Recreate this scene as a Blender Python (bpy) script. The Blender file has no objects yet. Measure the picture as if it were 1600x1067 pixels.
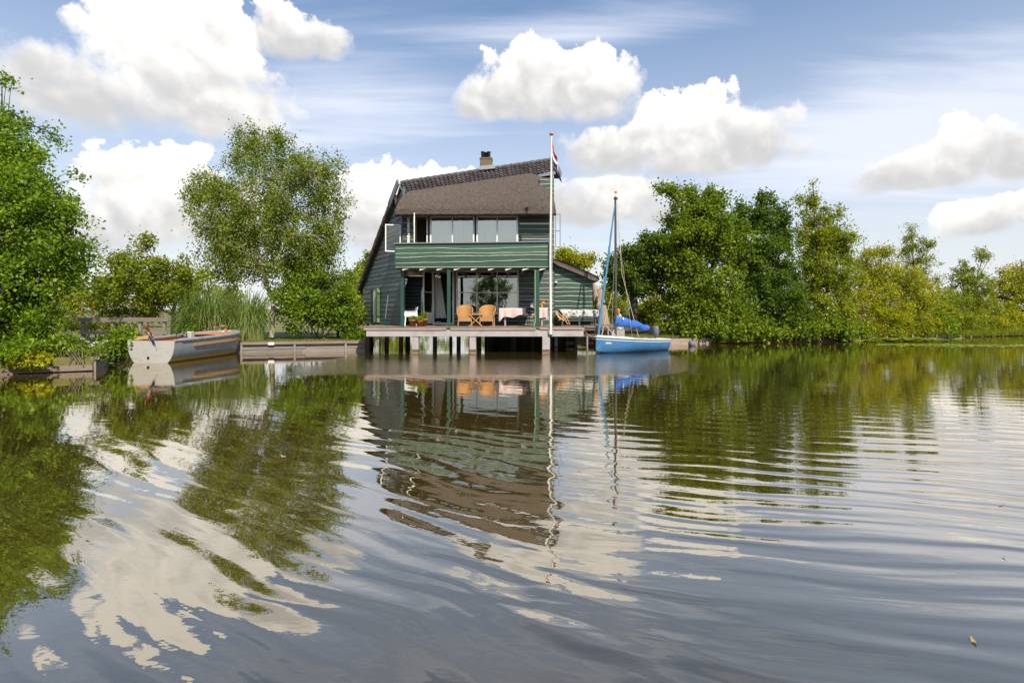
import bpy, math, random
import numpy as np
from mathutils import Vector, Matrix
R = math.radians
random.seed(7)
scene = bpy.context.scene
COL = scene.collection
# ------------------------------------------------------------------ camera
F, HY, CZ = 820.0, 483.0, 1.85          # focal length in photo pixels, horizon row, eye height (m)
cd = bpy.data.cameras.new('camera'); cam = bpy.data.objects.new('camera', cd); COL.objects.link(cam)
cd.sensor_width = 36.0; cd.lens = F / 1600 * 36.0; cd.shift_y = -(533.5 - HY) / 1600
cd.clip_start = 0.05; cd.clip_end = 6000
cam.location = (0, 0, CZ); cam.rotation_euler = (R(90), 0, 0)
scene.camera = cam
scene.view_settings.view_transform = 'Standard'; scene.view_settings.look = 'None'
scene.view_settings.exposure = 0.68; scene.view_settings.gamma = 1.0
scene.view_settings.use_curve_mapping = False
scene.cycles.max_bounces = 6; scene.cycles.transparent_max_bounces = 8
scene.cycles.diffuse_bounces = 2; scene.cycles.glossy_bounces = 3; scene.cycles.transmission_bounces = 4
scene.cycles.caustics_reflective = False; scene.cycles.caustics_refractive = False
scene.cycles.sample_clamp_indirect = 4.0
# ------------------------------------------------------------------ sun and sky
SUN_EL, SUN_AZ = R(47), R(157)           # azimuth clockwise from +Y: behind the camera, to its right
sd = bpy.data.lights.new('sun', 'SUN'); sun = bpy.data.objects.new('sun', sd); COL.objects.link(sun)
sd.energy = 3.8; sd.angle = R(0.8); sd.color = (1.0, 0.93, 0.80)
sv = Vector((math.sin(SUN_AZ) * math.cos(SUN_EL), math.cos(SUN_AZ) * math.cos(SUN_EL), math.sin(SUN_EL)))
sun.rotation_euler = sv.to_track_quat('Z', 'Y').to_euler()
sun.location = sv * 60

W = bpy.data.worlds.new('World'); scene.world = W; W.use_nodes = True
W.cycles.sampling_method = 'MANUAL'; W.cycles.sample_map_resolution = 512
wt = W.node_tree; wt.nodes.clear()
def NW(tree, kind, **kw):
    n = tree.nodes.new(kind)
    for k, v in kw.items(): setattr(n, k, v)
    return n
class G:
    """tiny expression builder on a node tree"""
    def __init__(s, tree): s.t = tree
    def put(s, sock, v):
        if isinstance(v, bpy.types.NodeSocket): s.t.links.new(v, sock)
        elif v is not None: sock.default_value = v
    def m(s, op, a, b=None, c=None, clamp=False):
        n = NW(s.t, 'ShaderNodeMath', operation=op, use_clamp=clamp)
        for i, v in enumerate((a, b, c)): s.put(n.inputs[i], v)
        return n.outputs[0]
    def v(s, op, a, b=None, c=None, out=0):
        n = NW(s.t, 'ShaderNodeVectorMath', operation=op)
        for i, v in enumerate((a, b, c)):
            if v is not None: s.put(n.inputs[i], v)
        return n.outputs[out]
    def sep(s, a):
        n = NW(s.t, 'ShaderNodeSeparateXYZ'); s.put(n.inputs[0], a); return n.outputs
    def comb(s, x, y, z):
        n = NW(s.t, 'ShaderNodeCombineXYZ')
        for i, v in enumerate((x, y, z)): s.put(n.inputs[i], v)
        return n.outputs[0]
    def noise(s, vec, scale, detail=4, rough=.55, out=0, dist=0.0):
        n = NW(s.t, 'ShaderNodeTexNoise'); s.put(n.inputs['Vector'], vec)
        n.inputs['Scale'].default_value = scale; n.inputs['Detail'].default_value = detail
        n.inputs['Roughness'].default_value = rough; n.inputs['Distortion'].default_value = dist
        return n.outputs[out]
    def ss(s, a, lo, hi):
        n = NW(s.t, 'ShaderNodeMapRange', interpolation_type='SMOOTHSTEP'); s.put(n.inputs[0], a)
        n.inputs[1].default_value = lo; n.inputs[2].default_value = hi
        return n.outputs[0]
    def mix(s, fac, a, b, blend='MIX'):
        n = NW(s.t, 'ShaderNodeMix', data_type='RGBA', blend_type=blend)
        s.put(n.inputs[0], fac); s.put(n.inputs[6], a); s.put(n.inputs[7], b)
        return n.outputs[2]
def azel(px, py):
    x, z = (px - 800) / F, (HY - py) / F
    return math.atan2(x, 1), math.asin(z / math.sqrt(x * x + 1 + z * z))
g = G(wt)
tc = NW(wt, 'ShaderNodeTexCoord').outputs['Generated']
dirn = g.v('NORMALIZE', tc)
dx, dy, dz = g.sep(dirn)
az = g.m('WRAP', g.m('ARCTAN2', dx, dy), R(60), R(-60))      # the cloud field repeats round the compass
el = g.m('ARCSINE', g.m('ABSOLUTE', dz))
warp = g.noise(dirn, 5.0, 3, .5, out=1)
wx, wy, wz = g.sep(g.v('SUBTRACT', warp, (0.5, 0.5, 0.5)))
az2 = g.m('MULTIPLY_ADD', wx, 0.07, az); el2 = g.m('MULTIPLY_ADD', wy, 0.045, el)
def lobe(vec, px, py, rx, ry):
    a, e = azel(px, py)
    ra = abs(azel(px + rx, py)[0] - azel(px - rx, py)[0]) / 2; re_ = max(abs(azel(px, py - ry)[1] - e), .004)
    return g.v('LENGTH', g.v('MULTIPLY_ADD', vec, (1 / ra, 1 / re_, 0), (-a / ra, -e / re_, 0)), out=1)
# cumulus: (base row, height in rows, lobes); below its base a cloud is squeezed flat
CUMULUS = [(192, 165, [(258, 85, 120, 100), (330, 48, 88, 70), (110, 168, 190, 90), (330, 168, 150, 78)]),
           (84, 72, [(455, 62, 58, 58), (510, 70, 44, 40)]),
           (385, 130, [(235, 322, 118, 96), (70, 358, 160, 66), (350, 350, 90, 60)]),
           (395, 120, [(595, 338, 92, 76), (695, 300, 60, 36), (650, 375, 100, 50)]),
           (184, 100, [(845, 148, 112, 76), (930, 155, 76, 76), (770, 172, 62, 48)]),
           (265, 110, [(1058, 215, 92, 78), (1150, 240, 112, 66), (965, 240, 90, 46)]),
           (335, 80, [(972, 315, 80, 62), (895, 332, 76, 46), (1050, 338, 90, 40)]),
           (284, 90, [(1518, 252, 68, 64), (1430, 278, 115, 36), (1595, 265, 66, 58)]),
           (366, 52, [(1528, 352, 74, 40), (1612, 332, 34, 30)])]
cur = None; shd = None
for base_, hgt, lobs_ in CUMULUS:
    eb = azel(lobs_[0][0], base_)[1]; et = azel(lobs_[0][0], base_ - hgt)[1]
    low = g.m('MINIMUM', g.m('SUBTRACT', el2, eb), 0.0)
    vec = g.comb(az2, g.m('MULTIPLY_ADD', low, 1.6, el2), 0.0)
    d_ = None
    for L in lobs_:
        l_ = lobe(vec, *L); d_ = l_ if d_ is None else g.m('SMOOTH_MIN', l_, d_, 0.15)
    y_ = g.m('MULTIPLY_ADD', el2, 2.0 / (et - eb), -2.0 * eb / (et - eb) - 1.0)      # -1 at the base, +1 at the top
    if cur is None: cur, shd = d_, y_
    else:
        fac = g.m('MULTIPLY_ADD', g.m('SUBTRACT', cur, d_), 3.0, 0.5, clamp=True)
        shd = g.m('MULTIPLY_ADD', g.m('SUBTRACT', y_, shd), fac, shd); cur = g.m('MINIMUM', cur, d_)
cur = g.m('SUBTRACT', 1.10, cur)
# generic fair-weather cumulus above the frame's own clouds
plane = g.v('DIVIDE', g.comb(dx, dy, 0.0), g.comb(g.m('ADD', g.m('ABSOLUTE', dz), .09), g.m('ADD', g.m('ABSOLUTE', dz), .09), 1.0))
gen = g.noise(g.v('ADD', plane, (3.1, 7.7, 0)), 1.1, 5, .55)
hi = g.ss(el, R(31), R(40))
genv = g.m('MULTIPLY', g.m('SUBTRACT', gen, 0.56), 7.0)
genv = g.m('ADD', genv, g.m('MULTIPLY', g.m('SUBTRACT', hi, 1.0), 4.0))
cur = g.m('MAXIMUM', cur, genv)
def puff(vec, scale):
    n = NW(wt, 'ShaderNodeTexNoise', noise_type='RIDGED_MULTIFRACTAL', normalize=False)
    g.put(n.inputs['Vector'], vec); n.inputs['Scale'].default_value = scale
    n.inputs['Detail'].default_value = 3.0; n.inputs['Roughness'].default_value = 0.5; n.inputs['Lacunarity'].default_value = 2.1
    n.inputs['Offset'].default_value = 1.0; n.inputs['Gain'].default_value = 1.6
    return n.outputs[0]
pv = g.v('ADD', dirn, g.v('SCALE', g.v('SUBTRACT', warp, (0.5, 0.5, 0.5)), None))
pv.node.inputs[1].links[0].from_node.inputs['Scale'].default_value = 0.05
p1 = puff(pv, 15.0)
p2 = puff(g.v('ADD', pv, (0.010, 0.0, 0.014)), 15.0)
fine = g.noise(dirn, 30.0, 7, .68)
big = g.noise(dirn, 8.0, 3, .5)
dens = g.m('ADD', cur, g.m('MULTIPLY', g.m('SUBTRACT', 1.15, p1), 0.24))
dens = g.m('ADD', dens, g.m('MULTIPLY', g.m('SUBTRACT', fine, 0.5), 0.8))
soft = g.m('MULTIPLY_ADD', shd, 0.45, 0.55, clamp=True)            # bases are softer than the lit tops
edge = g.m('MULTIPLY_ADD', soft, -0.86, 0.95)
alpha = g.m('DIVIDE', g.m('ADD', dens, 0.04), edge, clamp=True)
alpha = g.ss(alpha, 0.0, 1.0)
lit = g.m('MULTIPLY_ADD', shd, 0.52, 0.10)
lit = g.m('ADD', lit, g.m('MULTIPLY', g.m('SUBTRACT', p2, p1), 0.30))
lit = g.m('ADD', lit, g.m('MULTIPLY', g.m('SUBTRACT', big, 0.5), 1.3))
lit = g.m('ADD', lit, g.m('MULTIPLY', g.m('SUBTRACT', 1.0, alpha), 0.5))
lit = g.ss(lit, -0.5, 0.7)
cloud = g.mix(lit, (0.39, 0.388, 0.392, 1), (0.66, 0.642, 0.615, 1))
sky = NW(wt, 'ShaderNodeTexSky', sky_type='NISHITA', sun_disc=False)
sky.sun_elevation = SUN_EL; sky.sun_rotation = SUN_AZ; sky.air_density = 1.2; sky.dust_density = 0.6; sky.ozone_density = 2.0
skyc = g.v('SCALE', sky.outputs[0], None); skyc.node.inputs['Scale'].default_value = 0.076
# high thin cirrus, streaked along one wind direction
rot = NW(wt, 'ShaderNodeMapping'); g.put(rot.inputs[0], plane)
rot.inputs['Rotation'].default_value = (0, 0, R(26)); rot.inputs['Scale'].default_value = (0.32, 2.0, 1)
ci = g.noise(rot.outputs[0], 1.5, 7, .6, dist=.5)
ci2 = g.noise(g.v('ADD', plane, (1.3, .4, 0)), .55, 2, .5)
cir = g.m('ADD', ci, g.m('MULTIPLY', g.m('SUBTRACT', ci2, .5), .7))
aev = g.comb(az, el, 0.0)
thin = g.m('MAXIMUM', g.m('MULTIPLY', g.m('SUBTRACT', 1.0, lobe(aev, 1430, 200, 520, 190)), .62), g.m('MULTIPLY', g.m('SUBTRACT', 1.0, lobe(aev, 900, 55, 320, 45)), .30))
thin = g.m('MAXIMUM', thin, g.m('MULTIPLY', g.m('SUBTRACT', 1.0, lobe(aev, 560, 170, 240, 110)), .36))
cir = g.m('ADD', cir, g.m('MAXIMUM', thin, -0.02))
cirf = g.m('MULTIPLY', g.ss(cir, .47, .98), .85)
haze = g.m('POWER', g.m('SUBTRACT', 1.0, g.m('MULTIPLY', el, 1.58), clamp=True), 1.2)
skyb = g.mix(1.0, skyc, (.66, .94, 1.15, 1), 'MULTIPLY')
base = g.mix(g.m('MULTIPLY', haze, .92), skyb, (0.52, 0.515, 0.525, 1))
base = g.mix(cirf, base, (0.52, 0.545, 0.62, 1))
final = g.mix(alpha, base, cloud)
bg = NW(wt, 'ShaderNodeBackground'); wt.links.new(final, bg.inputs[0]); bg.inputs[1].default_value = 1.1
wo = NW(wt, 'ShaderNodeOutputWorld'); wt.links.new(bg.outputs[0], wo.inputs[0])
# ------------------------------------------------------------------ helpers
def P(px, py, Y): return Vector(((px - 800) / F * Y, Y, CZ + (HY - py) / F * Y))
def X(px, Y): return (px - 800) / F * Y
def Z(py, Y): return CZ + (HY - py) / F * Y
def tag(o, label=None, cat=None, group=None, kind=None):
    if label: o['label'] = label
    if cat: o['category'] = cat
    if group: o['group'] = group
    if kind: o['kind'] = kind
    return o
def empty(name, loc, label, cat, group=None, rz=0.0):
    o = bpy.data.objects.new(name, None); COL.objects.link(o)
    o.location = loc; o.rotation_euler = (0, 0, rz); o.empty_display_size = .2
    return tag(o, label, cat, group)
def wloc(o):
    v = Vector((0, 0, 0))
    while o is not None: v += o.location; o = o.parent
    return v
def copy_tree(o, parent=None):
    c = o.copy(); COL.objects.link(c)
    if parent is not None:
        c.parent = parent
    for ch in [q for q in bpy.data.objects if q.parent == o]: copy_tree(ch, c)
    return c
class MB:
    def __init__(s): s.v = []; s.f = []; s.mi = []; s.sm = []
    def add(s, vs, fs, mi=0, smooth=False):
        b = len(s.v); s.v.extend([tuple(q) for q in vs])
        for f in fs: s.f.append([b + i for i in f]); s.mi.append(mi); s.sm.append(smooth)
    def hexa(s, c, mi=0):   # 8 corners: bottom ring 0-3, top ring 4-7
        s.add(c, [(0, 3, 2, 1), (4, 5, 6, 7), (0, 1, 5, 4), (1, 2, 6, 5), (2, 3, 7, 6), (3, 0, 4, 7)], mi)
    def box(s, x0, x1, y0, y1, z0, z1, mi=0):
        s.hexa([(x0, y0, z0), (x1, y0, z0), (x1, y1, z0), (x0, y1, z0), (x0, y0, z1), (x1, y0, z1), (x1, y1, z1), (x0, y1, z1)], mi)
    def bar(s, a, b, w, h, up=(0, 0, 1), mi=0):
        a = Vector(a); b = Vector(b); d = (b - a).normalized(); u = Vector(up)
        if abs(d.dot(u)) > .98: u = Vector((0, 1, 0))
        sd_ = d.cross(u).normalized(); u = sd_.cross(d).normalized()
        q = []
        for p in (a, b):
            for i, j in ((-1, -1), (1, -1), (1, 1), (-1, 1)): q.append(p + sd_ * (i * w / 2) + u * (j * h / 2))
        s.add(q, [(0, 1, 2, 3), (7, 6, 5, 4), (0, 4, 5, 1), (1, 5, 6, 2), (2, 6, 7, 3), (3, 7, 4, 0)], mi)
    def tube(s, pts, rad, n=8, mi=0, smooth=True, cap=True):
        pts = [Vector(p) for p in pts]
        if not hasattr(rad, '__len__'): rad = [rad] * len(pts)
        rings = []; pu = None
        for i, p in enumerate(pts):
            d = (pts[min(i + 1, len(pts) - 1)] - pts[max(i - 1, 0)])
            d = d.normalized() if d.length > 1e-9 else Vector((0, 0, 1))
            u = pu if pu is not None else (Vector((0, 0, 1)) if abs(d.z) < .9 else Vector((0, 1, 0)))
            sd_ = d.cross(u)
            if sd_.length < 1e-6: sd_ = d.cross(Vector((1, 0, 0)))
            sd_.normalize(); u = sd_.cross(d).normalized(); pu = u
            rings.append([p + (sd_ * math.cos(2 * math.pi * k / n) + u * math.sin(2 * math.pi * k / n)) * rad[i] for k in range(n)])
        vs = [q for r_ in rings for q in r_]; fs = []
        for i in range(len(pts) - 1):
            for k in range(n):
                a, b = i * n + k, i * n + (k + 1) % n
                fs.append((a, b, b + n, a + n))
        s.add(vs, fs, mi, smooth)
        if cap:
            s.add(rings[0], [tuple(range(n))[::-1]], mi); s.add(rings[-1], [tuple(range(n))], mi)
    def lathe(s, c, prof, n=16, mi=0, smooth=True):
        c = Vector(c); vs = []
        for r_, z in prof:
            for k in range(n): vs.append(c + Vector((r_ * math.cos(2 * math.pi * k / n), r_ * math.sin(2 * math.pi * k / n), z)))
        fs = []
        for i in range(len(prof) - 1):
            for k in range(n):
                a, b = i * n + k, i * n + (k + 1) % n
                fs.append((a, b, b + n, a + n))
        s.add(vs, fs, mi, smooth)
    def grid(s, fn, nu, nv, mi=0, smooth=True):
        vs = [fn(i / nu, j / nv) for i in range(nu + 1) for j in range(nv + 1)]
        fs = [(i * (nv + 1) + j, (i + 1) * (nv + 1) + j, (i + 1) * (nv + 1) + j + 1, i * (nv + 1) + j + 1) for i in range(nu) for j in range(nv)]
        s.add(vs, fs, mi if not callable(mi) else 0, smooth)
        if callable(mi):
            k = len(s.mi) - nu * nv
            for i in range(nu):
                for j in range(nv): s.mi[k + i * nv + j] = mi((i + .5) / nu, (j + .5) / nv)
    def build(s, name, mats, parent=None, local=False, bevel=0, solid=0):
        off = Vector((0, 0, 0)) if (local or parent is None) else wloc(parent)
        me = bpy.data.meshes.new(name)
        me.from_pydata([(a - off.x, b - off.y, c - off.z) for a, b, c in s.v], [], s.f)
        for m_ in (mats if isinstance(mats, (list, tuple)) else [mats]): me.materials.append(m_)
        me.polygons.foreach_set('material_index', s.mi); me.polygons.foreach_set('use_smooth', s.sm)
        me.validate(); me.update()
        o = bpy.data.objects.new(name, me); COL.objects.link(o)
        if parent is not None: o.parent = parent
        if solid:
            md = o.modifiers.new('solid', 'SOLIDIFY'); md.thickness = solid; md.offset = 0
        if bevel:
            md = o.modifiers.new('bevel', 'BEVEL'); md.width = bevel; md.segments = 2; md.limit_method = 'ANGLE'
        return o
def npmesh(name, V, faces_n, mats, parent=None, smooth=False, loops=None):
    """V: (n,3) numpy array, consecutive runs of faces_n verts form one face unless loops (k,faces_n) given"""
    off = wloc(parent) if parent is not None else Vector((0, 0, 0))
    V = np.asarray(V, dtype=np.float32) - np.array(off, dtype=np.float32)
    me = bpy.data.meshes.new(name)
    me.vertices.add(len(V)); me.vertices.foreach_set('co', V.ravel())
    L = np.arange(len(V), dtype=np.int32).reshape(-1, faces_n) if loops is None else np.asarray(loops, dtype=np.int32)
    me.loops.add(L.size); me.loops.foreach_set('vertex_index', L.ravel())
    me.polygons.add(len(L)); me.polygons.foreach_set('loop_start', np.arange(0, L.size, faces_n, dtype=np.int32))
    if smooth: me.polygons.foreach_set('use_smooth', np.ones(len(L), dtype=bool))
    for m_ in (mats if isinstance(mats, (list, tuple)) else [mats]): me.materials.append(m_)
    me.update(calc_edges=True)
    o = bpy.data.objects.new(name, me); COL.objects.link(o)
    if parent is not None: o.parent = parent
    return o
# ------------------------------------------------------------------ materials
def mat(name, col, rough=.65, var=.25, scale=5.0, stretch=(1, 1, 1), bump=0.0, bscale=None, stain=None, stainamt=.5, stainscale=2.0,
        objvar=0.0, metal=0.0, spec=.35, coords='Object'):
    m_ = bpy.data.materials.new(name); m_.use_nodes = True; t = m_.node_tree
    b = t.nodes['Principled BSDF']; q = G(t)
    co = NW(t, 'ShaderNodeTexCoord').outputs[coords]
    mp = NW(t, 'ShaderNodeMapping'); q.put(mp.inputs[0], co); mp.inputs['Scale'].default_value = stretch
    oi = NW(t, 'ShaderNodeObjectInfo').outputs['Random']
    vec = q.v('ADD', mp.outputs[0], q.comb(q.m('MULTIPLY', oi, 37.0), q.m('MULTIPLY', oi, 19.0), 0.0)) if objvar else mp.outputs[0]
    n1 = q.noise(vec, scale, 6, .62)
    f1 = q.m('MULTIPLY_ADD', q.m('SUBTRACT', n1, .5), 2.6 * var, 1.0)
    if objvar: f1 = q.m('MULTIPLY', f1, q.m('MULTIPLY_ADD', q.m('SUBTRACT', oi, .5), 2 * objvar, 1.0))
    c = q.v('SCALE', tuple(col[:3]), None); q.put(c.node.inputs['Scale'], f1)
    if stain is not None:
        n2 = q.noise(vec, stainscale, 5, .65)
        c = q.mix(q.m('MULTIPLY', q.ss(n2, .5, .72), stainamt), c, (*stain, 1))
    q.put(b.inputs['Base Color'], c)
    b.inputs['Roughness'].default_value = rough; b.inputs['Metallic'].default_value = metal
    b.inputs['Specular IOR Level'].default_value = spec
    if bump:
        n3 = q.noise(vec, bscale or scale * 4, 4, .6)
        bn = NW(t, 'ShaderNodeBump'); bn.inputs['Strength'].default_value = .8; bn.inputs['Distance'].default_value = bump
        q.put(bn.inputs['Height'], n3); q.put(b.inputs['Normal'], bn.outputs[0])
    return m_
def leafmat(name, cols, trans=.45, rough=.5):
    """cols: dark..light..accent; colour picked per leaf"""
    m_ = bpy.data.materials.new(name); m_.use_nodes = True; t = m_.node_tree; q = G(t)
    b = t.nodes['Principled BSDF']; out = t.nodes['Material Output']
    geo = NW(t, 'ShaderNodeNewGeometry')
    ramp = NW(t, 'ShaderNodeValToRGB'); cr = ramp.color_ramp
    while len(cr.elements) < len(cols): cr.elements.new(.5)
    for i, c in enumerate(cols): cr.elements[i].position = c[3] if len(c) > 3 else i / (len(cols) - 1); cr.elements[i].color = (*c[:3], 1)
    patch = q.noise(geo.outputs['Position'], .9, 2, .5)
    q.put(ramp.inputs[0], q.m('ADD', q.m('MULTIPLY', geo.outputs['Random Per Island'], .62), q.m('MULTIPLY', q.m('SUBTRACT', patch, .28), .8), clamp=True))
    q.put(b.inputs['Base Color'], ramp.outputs[0]); b.inputs['Roughness'].default_value = rough
    b.inputs['Specular IOR Level'].default_value = .3
    tr = NW(t, 'ShaderNodeBsdfTranslucent'); q.put(tr.inputs[0], q.mix(1.0, ramp.outputs[0], (1.25, 1.3, .55, 1), 'MULTIPLY'))
    ms = NW(t, 'ShaderNodeMixShader'); ms.inputs[0].default_value = trans
    t.links.new(b.outputs[0], ms.inputs[1]); t.links.new(tr.outputs[0], ms.inputs[2]); t.links.new(ms.outputs[0], out.inputs[0])
    return m_
def glassmat(name, refl=.35, tint=(.8, .85, .82), rc=(.95, .95, .92)):
    m_ = bpy.data.materials.new(name); m_.use_nodes = True; t = m_.node_tree; q = G(t); t.nodes.remove(t.nodes['Principled BSDF'])
    out = t.nodes['Material Output']
    tr = NW(t, 'ShaderNodeBsdfTransparent'); tr.inputs[0].default_value = (*tint, 1)
    gl = NW(t, 'ShaderNodeBsdfGlossy'); gl.inputs['Roughness'].default_value = .0; gl.inputs['Color'].default_value = (*rc, 1)
    co = NW(t, 'ShaderNodeTexCoord').outputs['Object']
    bn = NW(t, 'ShaderNodeBump'); bn.inputs['Strength'].default_value = .5; bn.inputs['Distance'].default_value = .004
    q.put(bn.inputs['Height'], q.noise(co, 1.3, 1, .4)); q.put(gl.inputs['Normal'], bn.outputs[0])
    lw = NW(t, 'ShaderNodeLayerWeight'); lw.inputs[0].default_value = .25
    ms = NW(t, 'ShaderNodeMixShader'); q.put(ms.inputs[0], q.m('MAXIMUM', lw.outputs['Fresnel'], refl))
    t.links.new(tr.outputs[0], ms.inputs[1]); t.links.new(gl.outputs[0], ms.inputs[2]); t.links.new(ms.outputs[0], out.inputs[0])
    return m_
M = {}
M['board'] = mat('tarred_green_board', (.040, .064, .055), .55, .45, 3, (.35, .35, 6), .004, stain=(.10, .125, .115), stainamt=.55, objvar=.3)
M['board_grey'] = mat('weathered_sheen_board', (.085, .108, .100), .5, .4, 3, (.5, .5, 6), .004, stain=(.14, .16, .16), stainamt=.6, objvar=.3)  # weathered boards; sky sheen on the oblique wall is put into this paler grey
M['board_green'] = mat('green_stained_board', (.024, .066, .047), .5, .4, 3, (.35, .35, 6), .004, stain=(.05, .10, .08), objvar=.28)
M['balcony'] = mat('balcony_green_board', (.026, .078, .047), .5, .3, 4, (.35, .35, 7), .003, stain=(.045, .10, .066), stainamt=.5, objvar=.18)
M['edge'] = mat('pale_sawn_edge', (.46, .43, .35), .7, .35, 6, (1, 1, 1), stain=(.2, .23, .15), stainamt=.8, stainscale=3)
M['post'] = mat('post_green', (.020, .066, .048), .4, .2, 4, (3, 3, .4), stain=(.04, .09, .07), stainamt=.4)
M['pipe'] = mat('pale_green_pipe', (.17, .26, .13), .5, .3, 5, stain=(.35, .33, .12), stainamt=.4)
M['white'] = mat('white_paint', (.82, .81, .77), .45, .1, 5, stain=(.5, .48, .42), stainamt=.3)
M['cream'] = mat('cream_paint', (.78, .74, .63), .5, .1, 5)
M['beige'] = mat('beige_panel', (.46, .36, .29), .7, .1, 4)
M['plaster'] = mat('room_plaster', (.45, .40, .34), .85, .1, 2)
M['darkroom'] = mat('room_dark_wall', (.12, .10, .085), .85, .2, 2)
M['brownwood'] = mat('brown_furniture_wood', (.10, .05, .03), .5, .3, 6)
M['curtain'] = mat('white_curtain', (.72, .70, .64), .85, .1, 8, (6, 6, .4))
M['blind'] = mat('cream_blind', (.84, .79, .68), .8, .06, 3)
M['curtain_y'] = mat('ochre_curtain', (.42, .38, .10), .85, .1, 8, (6, 6, .4))
M['thatch'] = mat('thatch', (.102, .080, .068), .95, .8, 26, (1, 1, .5), .05, 38, stain=(.075, .055, .045), stainamt=.6, stainscale=3.5)
M['straw'] = mat('loose_straw', (.175, .142, .115), .95, .5, 9, stain=(.06, .05, .04), stainamt=.8, stainscale=5)
M['algae'] = mat('algae_stain', (.10, .10, .055), .7, .5, 12, stain=(.05, .05, .03), stainamt=.7, stainscale=7)
M['tile'] = mat('pantile', (.074, .063, .062), .45, .35, 7, bump=.004, stain=(.13, .12, .09), stainamt=.35, objvar=.38, spec=.5)
M['lead'] = mat('lead_grey', (.20, .215, .235), .5, .15, 4)
M['brick'] = mat('yellow_brick', (.17, .125, .07), .9, .5, 14, (1, 1, 3.5), .01, stain=(.10, .08, .06), stainamt=.6, stainscale=8)
M['black'] = mat('black_paint', (.012, .012, .013), .45, .2, 6)
M['concrete'] = mat('pale_concrete', (.41, .375, .36), .85, .18, 2.2, (1, 1, 1), .004, 30, stain=(.26, .22, .20), stainamt=.6, stainscale=1.6)
M['rust'] = mat('rust_ring', (.26, .12, .05), .9, .5, 14)
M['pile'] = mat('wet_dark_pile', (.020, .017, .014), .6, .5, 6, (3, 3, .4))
M['deck'] = mat('weathered_deck_plank', (.20, .155, .125), .85, .45, 4, (.5, 4, 4), .004, stain=(.10, .085, .05), stainamt=.7, stainscale=3, objvar=.3)
M['timber'] = mat('weathered_timber', (.31, .235, .19), .85, .35, 4, (.4, 4, 5), .004, stain=(.16, .13, .09), stainamt=.7, objvar=.25)
M['quay'] = mat('grey_quay_plank', (.29, .25, .215), .9, .5, 5, (.3, .3, 6), .006, stain=(.11, .09, .075), stainamt=.8, stainscale=3, objvar=.22)
M['rail'] = mat('grey_rail_wood', (.25, .205, .175), .85, .35, 5, (.4, 1, 6), .004, stain=(.14, .12, .10), objvar=.2)
M['wicker'] = mat('honey_wicker', (.40, .21, .075), .5, .35, 40, (1, 1, 1), .006, 70, objvar=.1)
M['pine'] = mat('oiled_pine', (.52, .28, .10), .5, .25, 6, (4, 4, 1), objvar=.1)
M['plastic'] = mat('white_plastic', (.72, .74, .72), .4, .06, 3)
M['terracotta'] = mat('terracotta', (.42, .13, .055), .75, .2, 9, objvar=.15)
M['greypot'] = mat('grey_pot', (.10, .105, .11), .6, .2, 6)
M['earth'] = mat('soil', (.05, .035, .022), .95, .5, 9, bump=.02)
M['kettle'] = mat('black_enamel', (.018, .018, .019), .25, .2, 4, spec=.6)
M['steel'] = mat('grey_steel', (.42, .43, .44), .4, .15, 6, metal=.6)
M['orange'] = mat('orange_ceramic', (.62, .20, .03), .4, .15, 8)
M['rope'] = mat('rope', (.55, .47, .36), .9, .2, 20)
M['polewhite'] = mat('pole_white', (.78, .76, .70), .4, .06, 4)
M['red'] = mat('flag_red', (.46, .035, .035), .8, .12, 12)
M['flagwhite'] = mat('flag_white', (.72, .70, .70), .8, .08, 12)
M['blue'] = mat('flag_blue', (.020, .055, .30), .8, .12, 12)
M['navy'] = mat('flag_faded_blue', (.075, .055, .13), .8, .15, 12)
M['knob'] = mat('orange_knob', (.62, .17, .05), .4, .1, 8)
M['alu'] = mat('dull_grey_hull', (.33, .35, .38), .4, .3, 3.5, (1, 1, 1), stain=(.24, .25, .26), stainamt=.6, stainscale=2.6, metal=.25)
M['transom'] = mat('pale_transom', (.47, .45, .415), .4, .25, 2.2, (1, 1, 2.5), stain=(.27, .26, .25), stainamt=.7, stainscale=2.2)
M['yellow'] = mat('yellow_stripe', (.80, .46, .02), .5, .1, 8)
M['teak'] = mat('teak_trim', (.42, .24, .10), .55, .3, 6, (.5, 3, 6))
M['lining'] = mat('orange_brown_lining', (.50, .19, .055), .55, .2, 5, stain=(.36, .13, .05), stainamt=.4)
M['hullblue'] = mat('blue_hull', (.042, .165, .37), .32, .3, 2.6, (1, 1, 3), stain=(.10, .235, .40), stainamt=.75, stainscale=2.2, spec=.5)
M['hullwhite'] = mat('cream_deck_paint', (.70, .66, .58), .5, .1, 4)
M['hullbottom'] = mat('brown_antifoul', (.12, .085, .055), .8, .4, 8)
M['cover'] = mat('blue_sail_cover', (.035, .13, .44), .7, .25, 5, bump=.03, bscale=7)
M['jib'] = mat('light_blue_jib_cover', (.055, .22, .40), .7, .15, 9, (1, 1, .5))
M['mast'] = mat('dark_mast', (.075, .068, .064), .45, .2, 5)
M['motor'] = mat('grey_motor_cover', (.115, .12, .13), .6, .5, 9, stain=(.22, .22, .23), stainamt=.6, stainscale=8)
M['buoy'] = mat('grey_buoy', (.14, .145, .16), .6, .25, 6)
M['bark'] = mat('brown_bark', (.085, .066, .05), .95, .5, 9, (3, 3, .7), .02)
M['birchbark'] = mat('birch_bark', (.46, .38, .31), .85, .35, 5, (2, 2, 3), .008, stain=(.10, .08, .065), stainamt=.85, stainscale=5)
M['deadwood'] = mat('pale_dead_wood', (.36, .27, .20), .95, .4, 7, (4, 4, .6), .02, stain=(.13, .10, .08), stainamt=.7, stainscale=4)
M['twig'] = mat('twig', (.16, .125, .09), .9, .3, 9)
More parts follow.
